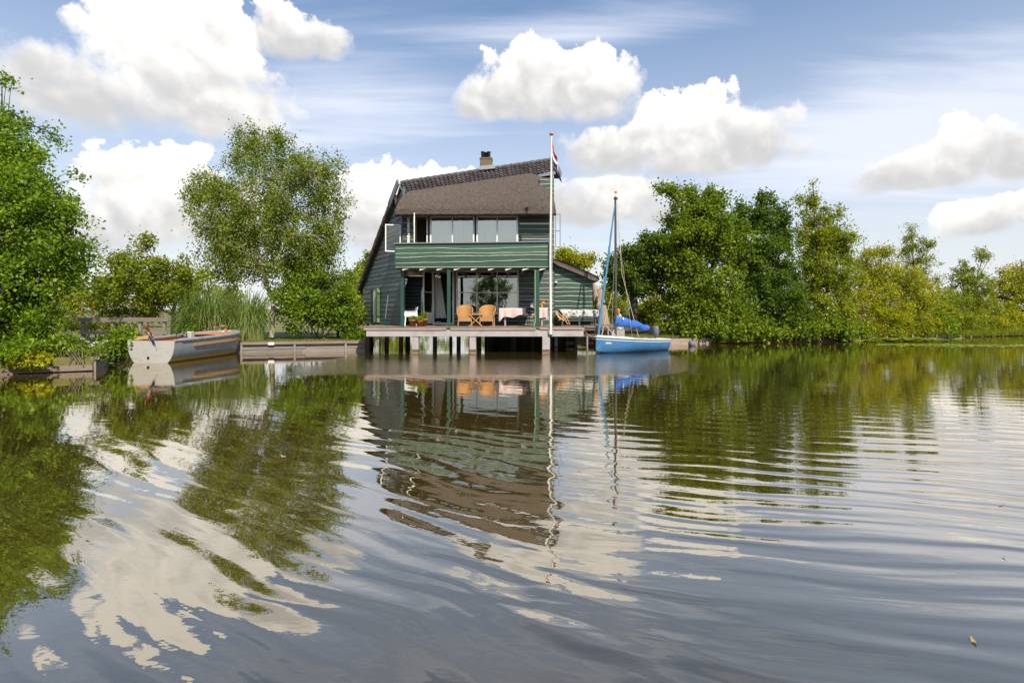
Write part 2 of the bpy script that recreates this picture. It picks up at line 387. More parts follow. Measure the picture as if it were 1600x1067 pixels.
M['soil'] = mat('bank_soil', (.075, .055, .034), .95, .5, 3, bump=.03, stain=(.08, .09, .03), stainamt=.7, stainscale=1.2)
M['lawn'] = mat('lawn_ground', (.14, .14, .045), .95, .4, 3, bump=.03, stain=(.20, .15, .07), stainamt=.6, stainscale=1.5)
M['glass'] = glassmat('window_glass', .22)
M['glass_clear'] = glassmat('thin_glass', .06, (.9, .93, .9))
M['glass_up'] = glassmat('upper_window_glass', .30, (.9, .9, .86), (1.0, .96, .87))
def speckle():
    m_ = mat('sprigged_fabric', (.50, .50, .45), .85, .06, 4)
    t = m_.node_tree; q = G(t); b = t.nodes['Principled BSDF']; src = b.inputs['Base Color'].links[0].from_socket
    co = NW(t, 'ShaderNodeTexCoord').outputs['Object']
    v = NW(t, 'ShaderNodeTexVoronoi'); q.put(v.inputs[0], co); v.inputs['Scale'].default_value = 6.0
    q.put(b.inputs['Base Color'], q.mix(q.ss(v.outputs['Distance'], .42, .30), src, (.16, .20, .17, 1)))
    return m_
M['sprig'] = speckle()
def stripes():
    m_ = mat('pink_striped_cloth', (.66, .54, .50), .85, .08, 4)
    t = m_.node_tree; q = G(t); b = t.nodes['Principled BSDF']; src = b.inputs['Base Color'].links[0].from_socket
    co = NW(t, 'ShaderNodeTexCoord').outputs['Object']; x, y, z = q.sep(co)
    w = q.m('SINE', q.m('MULTIPLY', q.m('ADD', z, q.m('MULTIPLY', y, .9)), 70.0))
    q.put(b.inputs['Base Color'], q.mix(q.ss(w, .55, .8), src, (.56, .33, .33, 1)))
    return m_
M['cloth'] = stripes()
M['l_alder'] = leafmat('alder_leaf', [(0.062, 0.112, 0.008), (0.134, 0.207, 0.012), (0.235, 0.308, 0.018), (0.381, 0.403, 0.030)])
M['l_near'] = leafmat('near_tree_leaf', [(0.062, 0.118, 0.010), (0.134, 0.224, 0.013), (0.235, 0.347, 0.020), (0.358, 0.448, 0.035)])
M['l_birch'] = leafmat('birch_leaf', [(0.084, 0.129, 0.014), (0.157, 0.213, 0.020), (0.246, 0.302, 0.030), (0.403, 0.381, 0.050)])
M['l_bush'] = leafmat('bush_leaf', [(0.062, 0.123, 0.008), (0.134, 0.224, 0.010), (0.224, 0.325, 0.016), (0.336, 0.414, 0.030)])
M['l_willow'] = leafmat('yellowing_willow_leaf', [(0.157, 0.179, 0.008), (0.291, 0.302, 0.010), (0.426, 0.409, 0.014), (0.560, 0.470, 0.020)])
M['l_olive'] = leafmat('olive_leaf', [(0.095, 0.140, 0.009), (0.202, 0.246, 0.012), (0.314, 0.347, 0.017), (0.448, 0.403, 0.030)])
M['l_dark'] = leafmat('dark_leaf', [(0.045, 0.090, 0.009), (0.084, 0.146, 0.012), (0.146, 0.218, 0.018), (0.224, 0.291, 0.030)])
M['l_apple'] = leafmat('apple_leaf', [(0.095, 0.140, 0.010), (0.190, 0.241, 0.014), (0.302, 0.336, 0.022), (0.448, 0.403, 0.040)])
M['l_reed'] = leafmat('tall_grass_blade', [(.075, .125, .022), (.12, .19, .035), (.20, .28, .06), (.32, .37, .12)], .3)
M['l_straw'] = leafmat('straw_blade', [(.20, .15, .06), (.28, .22, .09), (.36, .28, .13)], .2)
M['l_lawn'] = leafmat('lawn_blade', [(.10, .15, .025), (.17, .20, .04), (.27, .24, .08)], .25)
M['petal_w'] = leafmat('white_petal', [(.60, .58, .52), (.75, .73, .68)], .3)
M['petal_p'] = leafmat('pink_petal', [(.50, .30, .25), (.60, .45, .28)], .3)
M['petal_r'] = leafmat('red_petal', [(.55, .06, .02), (.65, .10, .03)], .3)
M['lily'] = leafmat('lily_leaf', [(.14, .20, .02), (.26, .32, .03), (.42, .40, .05)], .1, .4)
# ------------------------------------------------------------------ water
def watermat():
    m_ = bpy.data.materials.new('canal_water'); m_.use_nodes = True; t = m_.node_tree; q = G(t); b = t.nodes['Principled BSDF']
    out = t.nodes['Material Output']
    b.inputs['Base Color'].default_value = (.064, .045, .010, 1); b.inputs['Roughness'].default_value = .6; b.inputs['Specular IOR Level'].default_value = 0.0
    gl = NW(t, 'ShaderNodeBsdfGlossy'); gl.inputs['Roughness'].default_value = .0; gl.inputs['Color'].default_value = (.98, .93, .85, 1)
    lw = NW(t, 'ShaderNodeLayerWeight'); lw.inputs[0].default_value = .5
    ms = NW(t, 'ShaderNodeMixShader'); q.put(ms.inputs[0], q.m('MULTIPLY_ADD', q.m('POWER', lw.outputs['Facing'], 1.5), .88, .09))
    t.links.new(b.outputs[0], ms.inputs[1]); t.links.new(gl.outputs[0], ms.inputs[2]); t.links.new(ms.outputs[0], out.inputs[0])
    pos = NW(t, 'ShaderNodeNewGeometry').outputs['Position']; x, y, z = q.sep(pos)
    wob = q.noise(pos, .35, 2, .5, out=1)
    wp = q.v('ADD', pos, q.v('SCALE', q.v('SUBTRACT', wob, (.5, .5, .5)), None)); wp.node.inputs[1].links[0].from_node.inputs['Scale'].default_value = .75
    def train(nx, ny, lam, along, det=2):
        # long-crested waves: noise squeezed across the travel direction
        l = math.hypot(nx, ny); nx, ny = nx / l, ny / l
        px_, py_, _ = q.sep(wp)
        a = q.m('ADD', q.m('MULTIPLY', px_, nx), q.m('MULTIPLY', py_, ny))
        c = q.m('SUBTRACT', q.m('MULTIPLY', px_, ny), q.m('MULTIPLY', py_, nx))
        n = q.noise(q.comb(q.m('DIVIDE', a, lam), q.m('DIVIDE', c, along), 0.0), 1.0, det, .45)
        s = q.m('SINE', q.m('ADD', q.m('MULTIPLY', a, 2 * math.pi / lam), q.m('MULTIPLY', n, 5.0)))
        return q.m('ADD', q.m('MULTIPLY', s, .35), q.m('MULTIPLY', q.m('SUBTRACT', n, .5), 1.6))
    right = q.ss(q.m('ADD', x, q.m('MULTIPLY', y, .12)), -1.5, 3.5)
    left = q.m('SUBTRACT', 1.0, q.ss(x, -9.0, -1.0))
    A = q.m('ADD', q.m('MULTIPLY', train(.62, .78, .50, 3.2), .0068), q.m('MULTIPLY', train(.50, .86, .27, 2.4, 3), .0026))
    B = q.m('ADD', q.m('MULTIPLY', train(.28, .96, .42, 4.5), .0056), q.m('MULTIPLY', train(.20, .98, .19, 3.0, 3), .0013))
    h = q.mix(right, q.comb(A, A, A), q.comb(B, B, B)); h, _, _ = q.sep(h)
    calm = q.m('SUBTRACT', 1.0, q.m('MULTIPLY', q.m('MULTIPLY', left, q.ss(y, 3.5, 8.0)), .85))
    near = q.m('SUBTRACT', 1.0, q.m('MULTIPLY', q.ss(y, 4.5, 11.0), .84))
    h = q.m('MULTIPLY', h, q.m('MULTIPLY', calm, near))
    swell = q.m('MULTIPLY', q.m('SUBTRACT', q.noise(q.v('MULTIPLY', wp, (.55, 1.0, 1)), .8, 2, .4), .5), .0038)
    rip = q.m('MULTIPLY', q.m('SUBTRACT', q.noise(q.v('MULTIPLY', pos, (.5, 1.0, 1)), 5.5, 3, .5), .5), .0013)
    pn = q.noise(pos, .22, 2, .5)
    # breeze patch in front of the deck: fine wavelets
    bx = q.m('MULTIPLY', q.ss(x, -7.0, -5.5), q.m('SUBTRACT', 1.0, q.ss(x, 5.0, 7.5)))
    by = q.m('MULTIPLY', q.ss(y, 14.3, 15.3), q.m('SUBTRACT', 1.0, q.ss(y, 20.5, 22.0)))
    patch = q.m('ADD', q.m('MULTIPLY', bx, by), q.m('MULTIPLY', q.ss(pn, .55, .7), .12))
    fine = q.m('MULTIPLY', q.m('MULTIPLY', q.m('SUBTRACT', q.noise(pos, 11.0, 3, .55), .5), .010), patch)
    H = q.m('ADD', q.m('ADD', h, swell), q.m('ADD', rip, fine))
    bn = NW(t, 'ShaderNodeBump'); bn.inputs['Strength'].default_value = 1.0; bn.inputs['Distance'].default_value = 1.0
    q.put(bn.inputs['Height'], H); q.put(gl.inputs['Normal'], bn.outputs[0]); q.put(lw.inputs['Normal'], bn.outputs[0])
    return m_
mb = MB(); mb.add([(-3000, -800, 0), (3000, -800, 0), (3000, 5000, 0), (-3000, 5000, 0)], [(0, 1, 2, 3)])
tag(mb.build('canal_water', watermat()), 'brown canal water mirroring sky, house and trees', 'water', kind='structure')
# ------------------------------------------------------------------ land
def land(name, poly, z, mats, label):
    """a slab of ground: top sheet with slight unevenness, sides into the water"""
    mb = MB(); n = len(poly)
    top = [(x, y, z) for x, y in poly]; bot = [(x, y, -.8) for x, y in poly]
    mb.add(top, [tuple(range(n))]); mb.add(top + bot, [(i, n + i, n + (i + 1) % n, (i + 1) % n) for i in range(n)])
    return tag(mb.build(name, mats), label, 'ground', kind='structure')
QZ = .44
LB = [(-60, -2), (-19, 7.5), (-15.2, 13.0), (-14.1, 15.1), (-12.55, 15.75), (-14.9, 19.6), (-14.8, 21.9), (-11.7, 22.12), (-6.45, 23.3),
      (-7.3, 26.5), (-9.6, 31.5), (-11, 60), (-200, 60)]
land('garden_ground', LB, QZ - .02, M['lawn'], 'garden ground with lawn behind the plank quay')
RB = [(4.2, 26.6), (8.4, 27.7), (11, 28.3), (18.6, 30.5), (26.9, 34.0), (36.0, 37.0), (80, 50), (200, 75), (200, 120), (6, 120), (3.6, 40)]
land('bank_ground', RB, .30, M['soil'], 'wooded bank ground beside the sailing boat')
land('far_ground', [(-900, 64), (900, 64), (3000, 4000), (-3000, 4000)], .5, M['lawn'], 'flat far meadow behind the house')
land('opposite_ground', [(-200, -9), (200, -9), (200, -300), (-200, -300)], .4, M['lawn'], 'opposite bank facing the house')
# ------------------------------------------------------------------ plank quay
def plank_wall(root, a, b, zs, cap, mat_, seg=2.2, th=.05, post_every=None):
    a = Vector((*a, 0)); b = Vector((*b, 0)); d = (b - a); Ln = d.length; d.normalize(); n = Vector((d.y, -d.x, 0))
    for r_, (z0, z1) in enumerate(zs):
        s = 0.0; k = 0
        while s < Ln - .05:
            e = min(Ln, s + seg * random.uniform(.75, 1.3) + (.7 if (r_ % 2 and k == 0) else 0))
            if Ln - e < .5: e = Ln
            mb = MB(); o_ = random.uniform(-.008, .012); dz_ = random.uniform(-.012, .012)
            p, q_ = a + d * (s + .006), a + d * (e - .006)
            mb.bar(p + n * (th / 2 + o_) + Vector((0, 0, (z0 + z1) / 2 + dz_)), q_ + n * (th / 2 + o_) + Vector((0, 0, (z0 + z1) / 2 - dz_)), th, z1 - z0 - .012)
            mb.build('plank', mat_, root); s = e; k += 1
    if cap:
        s = 0.0
        while s < Ln - .05:
            e = min(Ln, s + 2.6 * random.uniform(.8, 1.25))
            if Ln - e < .6: e = Ln
            mb = MB(); mb.bar(a + d * (s + .004) + n * .03 + Vector((0, 0, cap[0])), a + d * (e - .004) + n * .03 + Vector((0, 0, cap[0])), cap[1], cap[2])
            mb.build('cap_plank', M['timber'], root); s = e
    if post_every:
        s = .3
        while s < Ln:
            mb = MB(); mb.tube([a + d * s + n * (th + .05) + Vector((0, 0, -.8)), a + d * s + n * (th + .05) + Vector((0, 0, cap[0] - .06 if cap else zs[-1][1]))], .055, 8)
            mb.build('post', M['quay'], root); s += post_every
q1 = empty('plank_quay', (-9, 22.7, 0), 'long grey timber quay wall holding the lawn beside the deck', 'quay')
plank_wall(q1, (-14.8, 21.9), (-11.7, 22.12), [(-.15, .14), (.14, .33)], (.40, .26, .10), M['quay'])
plank_wall(q1, (-11.7, 22.12), (-6.45, 23.3), [(-.15, .14), (.14, .33)], (.40, .26, .10), M['quay'], post_every=2.1)
plank_wall(q1, (-6.45, 23.3), (-7.3, 26.5), [(-.15, .14), (.14, .33)], (.40, .26, .10), M['quay'])
q2 = empty('plank_edging', (-13.5, 15.4, 0), 'low weathered plank edging under the flowering garden bank', 'edging')
plank_wall(q2, (-14.2, 15.05), (-12.55, 15.75), [(.02, .19)], None, M['timber'], th=.09, seg=1.2)
plank_wall(q2, (-15.3, 12.9), (-14.2, 15.05), [(.0, .17)], None, M['timber'], th=.09, seg=1.2)
plank_wall(q2, (-12.55, 15.75), (-14.9, 19.6), [(-.1, .13), (.13, .30)], (.37, .2, .08), M['quay'], seg=1.5)
q3 = empty('timber_edging', (8, 27.5, 0), 'short reddish timber edging behind the stern of the sailing boat', 'edging')
plank_wall(q3, (6.2, 27.1), (10.6, 28.2), [(-.1, .13), (.13, .30)], None, M['timber'])
q4 = empty('stake_edging', (28, 34, 0), 'stake and plank edging under the yellow willows', 'edging')
for i in range(16):
    t_ = i / 15; mb = MB(); x_, y_ = 19.5 + 16.3 * t_, 30.75 + 6.1 * t_
    mb.tube([(x_, y_ - .12, -.6), (x_ + random.uniform(-.04, .04), y_ - .1, .20 + random.uniform(-.06, .1))], .06, 7); mb.build('stake', M['quay'], q4)
plank_wall(q4, (19.2, 30.6), (36, 36.9), [(-.1, .14)], None, M['pile'], seg=3)
qd = Vector((5.25, 1.18, 0)).normalized(); qn = Vector((qd.y, -qd.x, 0)); qp = Vector((-10.26, 22.44, .385)) + qn * .168
mb = MB(); mb.bar(qp - qd * .12, qp + qd * .12, .012, .11)
tag(mb.build('plaque', M['white'], None), 'small blank white plaque on the plank quay', 'plaque')
# ------------------------------------------------------------------ the house on piles
DZ = 1.10                      # deck and ground-floor level
WY = 25.0                      # front wall plane
LX, RX = -5.21, 2.0            # front wall corners
UL = Vector((-.545, .839, 0)).normalized(); NL = Vector((-UL.y, UL.x, 0)); NL = Vector((-.839, -.545, 0)).normalized()
CL = Vector((LX, WY, 0))
H = empty('lake_house', (-1.6, 26, DZ), 'dark green boarded house with tiled and thatched roof standing on piles', 'house')
def ww(s, k): return .018 * math.sin(s * 1.7 + k * 2.1) + .012 * math.sin(s * 4.3 + k * 5.7) + .006 * math.sin(s * 9.1 + k * 3.3)
def board(parent, o, u, n, s0, s1, z0, z1, mats, seed, wav=1.0, lip=.028, cut0=0.0, cut1=0.0):
    """one waney-edged weatherboard: o origin on the wall plane, u along, n outward; cut: how far the ends slant at the top"""
    mb = MB(); k = max(3, int((s1 - s0) / .35)); vs = []
    for i in range(k + 1):
        f = i / k; s = s0 + (s1 - s0) * f
        w = ww(s, seed) * wav; lp = lip * (.8 + .16 * math.sin(s * 2.3 + seed * 1.9) + .1 * math.sin(s * 6.1 + seed))
        lp = max(.004, lp)
        st = s + (cut0 * (1 - f) + cut1 * f)
        sb = s
        for dn, zz, q in ((.002, z1 + .03, st), (.014, z1 + .03, st), (.036, z0 + w + lp, sb), (.044, z0 + w, sb), (.002, z0 + w, sb)):
            p = o + u * q + n * dn; vs.append((p.x, p.y, zz))
    fs = []; mi = []
    for i in range(k):
        for j in range(5):
            a, b = i * 5 + j, i * 5 + (j + 1) % 5
            fs.append((a, a + 5, b + 5, b)); mi.append(1 if j in (2, 3) else 0)
    base = len(mb.v); mb.v.extend(vs); mb.f.extend(fs); mb.mi.extend(mi); mb.sm.extend([False] * len(fs))
    mb.f.append([0, 1, 2, 3, 4]); mb.f.append([k * 5 + j for j in (4, 3, 2, 1, 0)]); mb.mi += [0, 0]; mb.sm += [False, False]
    return mb.build('board', mats, parent)
def wall(name, parent, o, u, n, s0, s1, z0, z1, backmat, mats, bh=.2, holes=(), seed=0, wav=1.0, lip=.028, th=.12, back=True):
    """backing wall (with rectangular holes cut by splitting) and its boards"""
    o = Vector(o); u = Vector(u); n = Vector(n)
    mb = MB()
    def spans(zl, zh):
        sp = [(s0, s1)]
        for a, b, c, d in holes:
            if c < zh - .02 and d > zl + .02:
                ns = []
                for p, q in sp:
                    if a > p + .02: ns.append((p, min(a, q)))
                    if b < q - .02: ns.append((max(b, p), q))
                sp = [(p, q) for p, q in ns if q - p > .03]
        return sp
    cuts = sorted({z0, z1, *[h for a, b, c, d in holes for h in (c, d) if z0 < h < z1]})
    for zl, zh in zip(cuts[:-1], cuts[1:]):
        for p, q in spans(zl, zh):
            c = []
            for zz in (zl, zh):
                for s, dn in ((p, 0), (q, 0), (q, -th), (p, -th)):
                    v_ = o + u * s + n * dn; c.append((v_.x, v_.y, zz))
            mb.hexa(c)
    w = mb.build(name, backmat, parent)
    z = z0; k = 0
    while z < z1 - .04:
        e = min(z1, z + bh * random.uniform(.82, 1.18))
        if z1 - e < .08: e = z1
        for p, q in spans(z, e): board(w, o, u, n, p, q, z, e - (.03 if e >= z1 - .001 else 0), mats, seed + k * 1.37, wav, lip)
        z = e; k += 1
    return w
FU, FN = Vector((1, 0, 0)), Vector((0, -1, 0)); FO = Vector((0, WY, 0))
def fx(px): return X(px, WY)
def fz(py): return Z(py, WY)
BM, BG = [M['board'], M['edge']], [M['board_green'], M['edge']]
EDGEZ = 3.72
# ground floor front
wall('wall', H, FO, FU, FN, fx(810.5), RX, DZ, EDGEZ, M['board'], BM, .205, seed=1)
wall('wall', H, FO, FU, FN, fx(709.5), fx(810.5), DZ, fz(490.5), M['board'], BM, .2, seed=3)
mb = MB(); mb.box(fx(709.6), fx(713), WY - .02, WY + .1, fz(490.5), EDGEZ); mb.build('wall_post', M['board'], H)
# nook behind the terrace
wall('wall', H, (0, 26.7, 0), FU, FN, -5.6, -3.9, DZ, EDGEZ, M['board'], BM, .19, seed=5)
mb = MB(); mb.box(fx(631), fx(665), WY + .3, WY + .36, fz(431), EDGEZ); mb.build('header_panel', M['beige'], H)
mb = MB(); mb.box(-4.0, -3.9, WY + .1, 26.7, DZ, EDGEZ); mb.build('wall_panel', M['board'], H)
# upper floor front
UW = [(fx(637), fx(809.5), 4.66, fz(337.5))]
wall('wall', H, FO, FU, FN, LX + .02, RX, 3.86, 6.42, M['board'], BM, .26, holes=UW, seed=9, wav=.5)
wall('wall', H, FO, FU, FN, fx(843), RX, 6.42, 8.10, M['board'], BM, .22, seed=14)
# left wall (oblique): boards stop at the roof slope
def roofz(t): return 7.95 - .765 * t
lw_ = MB(); pts = [(0, DZ), (6.15, DZ), (6.15, roofz(6.15) - .1), (0, roofz(0) - .3)]
c = []
for dn in (0, -.12):
    for t_, z_ in pts:
        p = CL + UL * t_ + NL * dn; c.append((p.x, p.y, z_))
lw_.add(c, [(0, 3, 2, 1), (4, 5, 6, 7), (0, 1, 5, 4), (1, 2, 6, 5), (2, 3, 7, 6), (3, 0, 4, 7)])
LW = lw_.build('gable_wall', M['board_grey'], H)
DT = (3.15, 4.65)               # doorway on this wall
z = DZ; k = 0
while z < 7.3:
    e = z + .225 * random.uniform(.85, 1.15)
    t1 = min(6.15, (7.70 - z - .05) / .765); cut = -max(0, t1 - (7.70 - e - .08) / .765) if t1 < 6.15 else 0
    if z < 2.95:
        sp = [(0.0, DT[0], 0), (DT[1], t1, cut)]
    else: sp = [(0.0, t1, cut)]
    for a, b, cc in sp:
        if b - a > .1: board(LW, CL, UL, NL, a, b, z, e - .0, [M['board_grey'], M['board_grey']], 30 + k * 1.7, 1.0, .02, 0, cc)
    z = e; k += 1
for nm, a, b, z0, z1, dn0, dn1, mt in (('door', DT[0] + .35, DT[1] - .45, DZ + .05, 2.92, .0, .05, 'cream'), ('door_jamb', DT[0] + .05, DT[0] + .33, DZ + .05, 2.95, .0, .16, 'pipe'),
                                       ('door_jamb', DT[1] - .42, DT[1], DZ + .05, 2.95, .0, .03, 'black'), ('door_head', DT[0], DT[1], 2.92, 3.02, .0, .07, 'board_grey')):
    mb = MB(); c = []
    for zz in (z0, z1):
        for t_, dn in ((a, dn1), (b, dn1), (b, dn0), (a, dn0)):
            p = CL + UL * t_ + NL * dn; c.append((p.x, p.y, zz))
    mb.hexa(c); mb.build(nm, M[mt], H)
# back of the house: rear and right walls, plain
mb = MB(); q = CL + UL * 6.15
mb.box(q.x, 2.6, 31.6, 31.72, DZ, 3.3); mb.build('rear_wall', M['board'], H)
mb = MB()
mb.add([(RX - .01, WY + .1, DZ), (RX - .01, 31.6, DZ), (RX - .01, 31.6, 3.5), (RX - .01, 26.2, 9.0), (RX - .01, WY + .7, 8.3), (RX - .01, WY + .1, 6.6),
        (RX - .12, WY + .1, DZ), (RX - .12, 31.6, DZ), (RX - .12, 31.6, 3.5), (RX - .12, 26.2, 9.0), (RX - .12, WY + .7, 8.3), (RX - .12, WY + .1, 6.6)],
       [(0, 1, 2, 3, 4, 5), (11, 10, 9, 8, 7, 6), (0, 6, 7, 1), (1, 7, 8, 2), (2, 8, 9, 3), (3, 9, 10, 4), (4, 10, 11, 5), (5, 11, 6, 0)])
mb.build('side_wall', M['board'], H)
# floors and rooms behind the glass
mb = MB(); mb.add([(-8.5, 31.6, DZ - .02), (-5.15, 25.02, DZ - .02), (RX, 25.02, DZ - .02), (RX, 31.6, DZ - .02), (-8.5, 31.6, DZ - .2), (-5.15, 25.02, DZ - .2), (RX, 25.02, DZ - .2), (RX, 31.6, DZ - .2)],
                  [(0, 1, 2, 3), (7, 6, 5, 4), (0, 4, 5, 1), (1, 5, 6, 2), (2, 6, 7, 3), (3, 7, 4, 0)])
mb.build('floor_slab', M['deck'], H)
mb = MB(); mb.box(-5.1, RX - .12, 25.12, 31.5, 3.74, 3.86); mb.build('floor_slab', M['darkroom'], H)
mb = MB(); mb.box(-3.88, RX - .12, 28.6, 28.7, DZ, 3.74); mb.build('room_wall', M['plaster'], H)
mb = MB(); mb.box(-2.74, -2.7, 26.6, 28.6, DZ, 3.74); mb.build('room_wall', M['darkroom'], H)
mb = MB(); mb.box(-5.0, RX - .12, 27.2, 27.3, 3.86, 7.0); mb.build('room_wall', M['plaster'], H)
mb = MB(); mb.box(-5.05, RX - .12, 25.12, 27.2, 6.38, 6.42); mb.build('room_ceiling', M['plaster'], H)
mb = MB(); mb.box(fx(652), fx(663), 27.1, 27.19, 3.9, 5.75); mb.build('room_door', M['brownwood'], H)
mb = MB(); mb.box(fx(690), fx(704), 28.45, 28.59, 2.3, 3.1); mb.build('wall_cabinet', M['black'], H)
mb = MB(); mb.box(fx(690), fx(705), 27.7, 28.3, DZ, 2.0); mb.build('sideboard', M['brownwood'], H)
def curtain(x0, x1, y, z0, z1, m_, x0b=None, nf=7):
    mb = MB()
    def fn(u, v):
        xa = x0 + (x1 - x0) * u; xb = (x0b if x0b is not None else x0) + (x1 - (x0b if x0b is not None else x0)) * u
        return (xb + (xa - xb) * v, y + .035 * math.sin(u * nf * 2 * math.pi) * (1.1 - .4 * v), z0 + (z1 - z0) * v)
    mb.grid(fn, nf * 8, 6); return mb.build('curtain', m_, H)
curtain(fx(678.5), fx(682), 25.3, DZ + .3, 3.6, M['curtain'], fx(678.5), 2)
mb = MB(); mb.grid(lambda u, v: (fx(679) + (.1 + .16 * (1 - v)) * (u * 2), 25.35 + .04 * math.sin(u * 25), DZ + .32 + 2.25 * v), 24, 6); mb.build('curtain', M['curtain'], H)
curtain(fx(793), fx(808), 25.1, 1.66, 3.6, M['curtain'], None, 6)
curtain(fx(725), fx(740), 25.06, 4.68, 6.2, M['curtain'], None, 5)
curtain(fx(745), fx(758), 25.06, 4.68, 6.2, M['curtain'], None, 5)
for a_, b_ in ((674, 705), (709, 724), (759, 775), (779, 808)):
    mb = MB(); mb.box(fx(a_), fx(b_), 25.055, 25.06, 4.7, 6.24); mb.build('blind', M['blind'], H)
curtain(fx(645), fx(650), 25.25, 4.68, 6.2, M['curtain_y'], None, 3)
# ------------------------------------------------------------------ windows and doors
def window(x0, x1, z0, z1, vs, hs, fw, m_, glass, y=WY, name='window'):
    mb = MB(); y0, y1 = y - .035, y + .05
    mb.box(x0, x0 + fw, y0, y1, z0, z1); mb.box(x1 - fw, x1, y0, y1, z0, z1)
    mb.box(x0 + fw, x1 - fw, y0 + .002, y1, z0, z0 + fw); mb.box(x0 + fw, x1 - fw, y0 + .002, y1, z1 - fw, z1)
    f = mb.build(name, m_, H)
    for p in vs:
        mb = MB(); mb.box(p - fw * .4, p + fw * .4, y0 + .004, y1 - .004, z0 + fw, z1 - fw); mb.build('mullion', m_, f)
    for p in hs:
        mb = MB(); mb.box(x0 + fw, x1 - fw, y0 + .008, y1 - .008, p - fw * .33, p + fw * .33); mb.build('transom', m_, f)
    ex = [x0 + fw, *vs, x1 - fw]; ez = [z0 + fw, *hs, z1 - fw]
    for a, b in zip(ex[:-1], ex[1:]):
        for c_, d in zip(ez[:-1], ez[1:]):
            mb = MB(); mb.box(a, b, y + .004, y + .008, c_, d); mb.build('pane', glass, f)
    return f
f = window(fx(713), fx(810.5), fz(490), fz(423.2), [fx(745.2), fx(776.8)], [fz(457.2)], .065, M['cream'], M['glass'])
mb = MB(); mb.box(fx(712), fx(811.5), WY - .09, WY - .036, fz(491.2), fz(489.6)); mb.build('sill', M['white'], f)
uz0, uz1 = 4.66, fz(337.5)
window(fx(671.8), fx(741.2), uz0, uz1, [fx(706.9)], [], .07, M['white'], M['glass_up'])
window(fx(744.4), fx(809.5), uz0, uz1, [fx(776.8)], [], .075, M['white'], M['glass_up'])
for a in (669.5, 742.8):
    mb = MB(); mb.box(fx(a - 1.2), fx(a + 1.2), WY - .03, WY + .05, uz0, uz1); mb.build('wall_post', M['black'], H)
mb = MB()      # open casement: frame of the opening
for a in (637.5, 667.5): mb.box(fx(a) - .03, fx(a) + .03, WY - .03, WY + .05, uz0, uz1)
mb.box(fx(637.5) + .03, fx(667.5) - .03, WY - .03, WY + .05, uz1 - .05, uz1); wf = mb.build('window', M['white'], H)
def leaf(name, parent, hinge, d, w, z0, z1, fw, m_, glass, bars=(), solid=0.0):
    """a hinged glazed leaf seen at an angle: hinge point, horizontal direction d, width w"""
    d = Vector((*d, 0)).normalized(); n = Vector((d.y, -d.x, 0)); h = Vector((*hinge, 0))
    def bx(mb, s0, s1, za, zb, t_=.02):
        c_ = []
        for zz in (za, zb):
            for s, dn in ((s0, -t_), (s1, -t_), (s1, t_), (s0, t_)):
                p = h + d * s + n * dn; c_.append((p.x, p.y, zz))
        mb.hexa(c_)
    mb = MB(); bx(mb, 0, fw, z0, z1); bx(mb, w - fw, w, z0, z1); bx(mb, fw, w - fw, z1 - fw, z1); bx(mb, fw, w - fw, z0, z0 + max(fw, solid))
    for b_ in bars: bx(mb, fw, w - fw, b_ - .015, b_ + .015, .015)
    f_ = mb.build(name, m_, parent)
    mb = MB(); bx(mb, fw, w - fw, z0 + max(fw, solid), z1 - fw, .003); mb.build('pane', glass, f_)
    return f_
leaf('casement', wf, (fx(639), WY - .04), (.45, -.9), .95, uz0 + .02, uz1 - .01, .05, M['white'], M['glass_up'])
p = CL + UL * .1 + NL * .06
cw = leaf('casement', H, (p.x, p.y), (-.80, -.2), .72, Z(394, 25.1), Z(351.5, 25.1), .05, M['white'], M['glass_clear'])
# small side opening beside that casement
# terrace doors
mb = MB(); dz1 = fz(423)
mb.box(fx(676), fx(678.5), WY - .03, WY + .06, DZ, dz1); mb.box(fx(707), fx(709.5), WY - .03, WY + .06, DZ, dz1)
mb.box(fx(678.5), fx(707), WY - .03, WY + .06, dz1 - .06, dz1); mb.box(fx(678.5), fx(707), WY - .03, WY + .06, DZ + .02, DZ + .1)
df = mb.build('door_frame', M['white'], H)
leaf('door_leaf', df, (fx(677), WY - .06), (-.27, -.8), .98, DZ + .08, dz1 - .03, .085, M['white'], M['glass'], (2.64,), .52)
mb = MB(); c0, c1 = fx(662.3), fx(654); yy = 25.9
pl = [(fx(661.8), yy, 1.62), (fx(661.8), yy, 3.42), (fx(653.5), yy, 2.72), (fx(653.5), yy, 1.62)]
for a, b in zip(pl, pl[1:] + pl[:1]): mb.bar(a, b, .04, .04)
sf = mb.build('slanted_window', M['white'], H)
mb = MB(); mb.add(pl, [(0, 1, 2, 3)]); mb.build('pane', M['glass'], sf)
# open casement on the far side of the upper floor
mb = MB(); yy = 25.6; x0, x1 = X(868, yy), X(875.2, yy); za, zb = Z(386, yy), Z(335, yy)
for a, b in (((x0, zb), (x1, zb)), ((x1, zb), (x1, za)), ((x0, Z(361, yy)), (x1, Z(361, yy))), ((x0, za), (x1, za)), ((x0, za), (x0, zb))):
    mb.bar((a[0], yy, a[1]), (b[0], yy, b[1]), .035, .035)
cf = mb.build('casement', M['lead'], H)
mb = MB(); mb.bar((RX + .02, WY + .55, Z(386, yy)), (x0 + .02, yy, Z(386, yy)), .03, .03); mb.build('window_stay', M['lead'], H)
mb = MB(); mb.box(fx(812), fx(860), WY - .07, WY - .05, fz(351), fz(349.2)); mb.build('rail_board', M['white'], H)
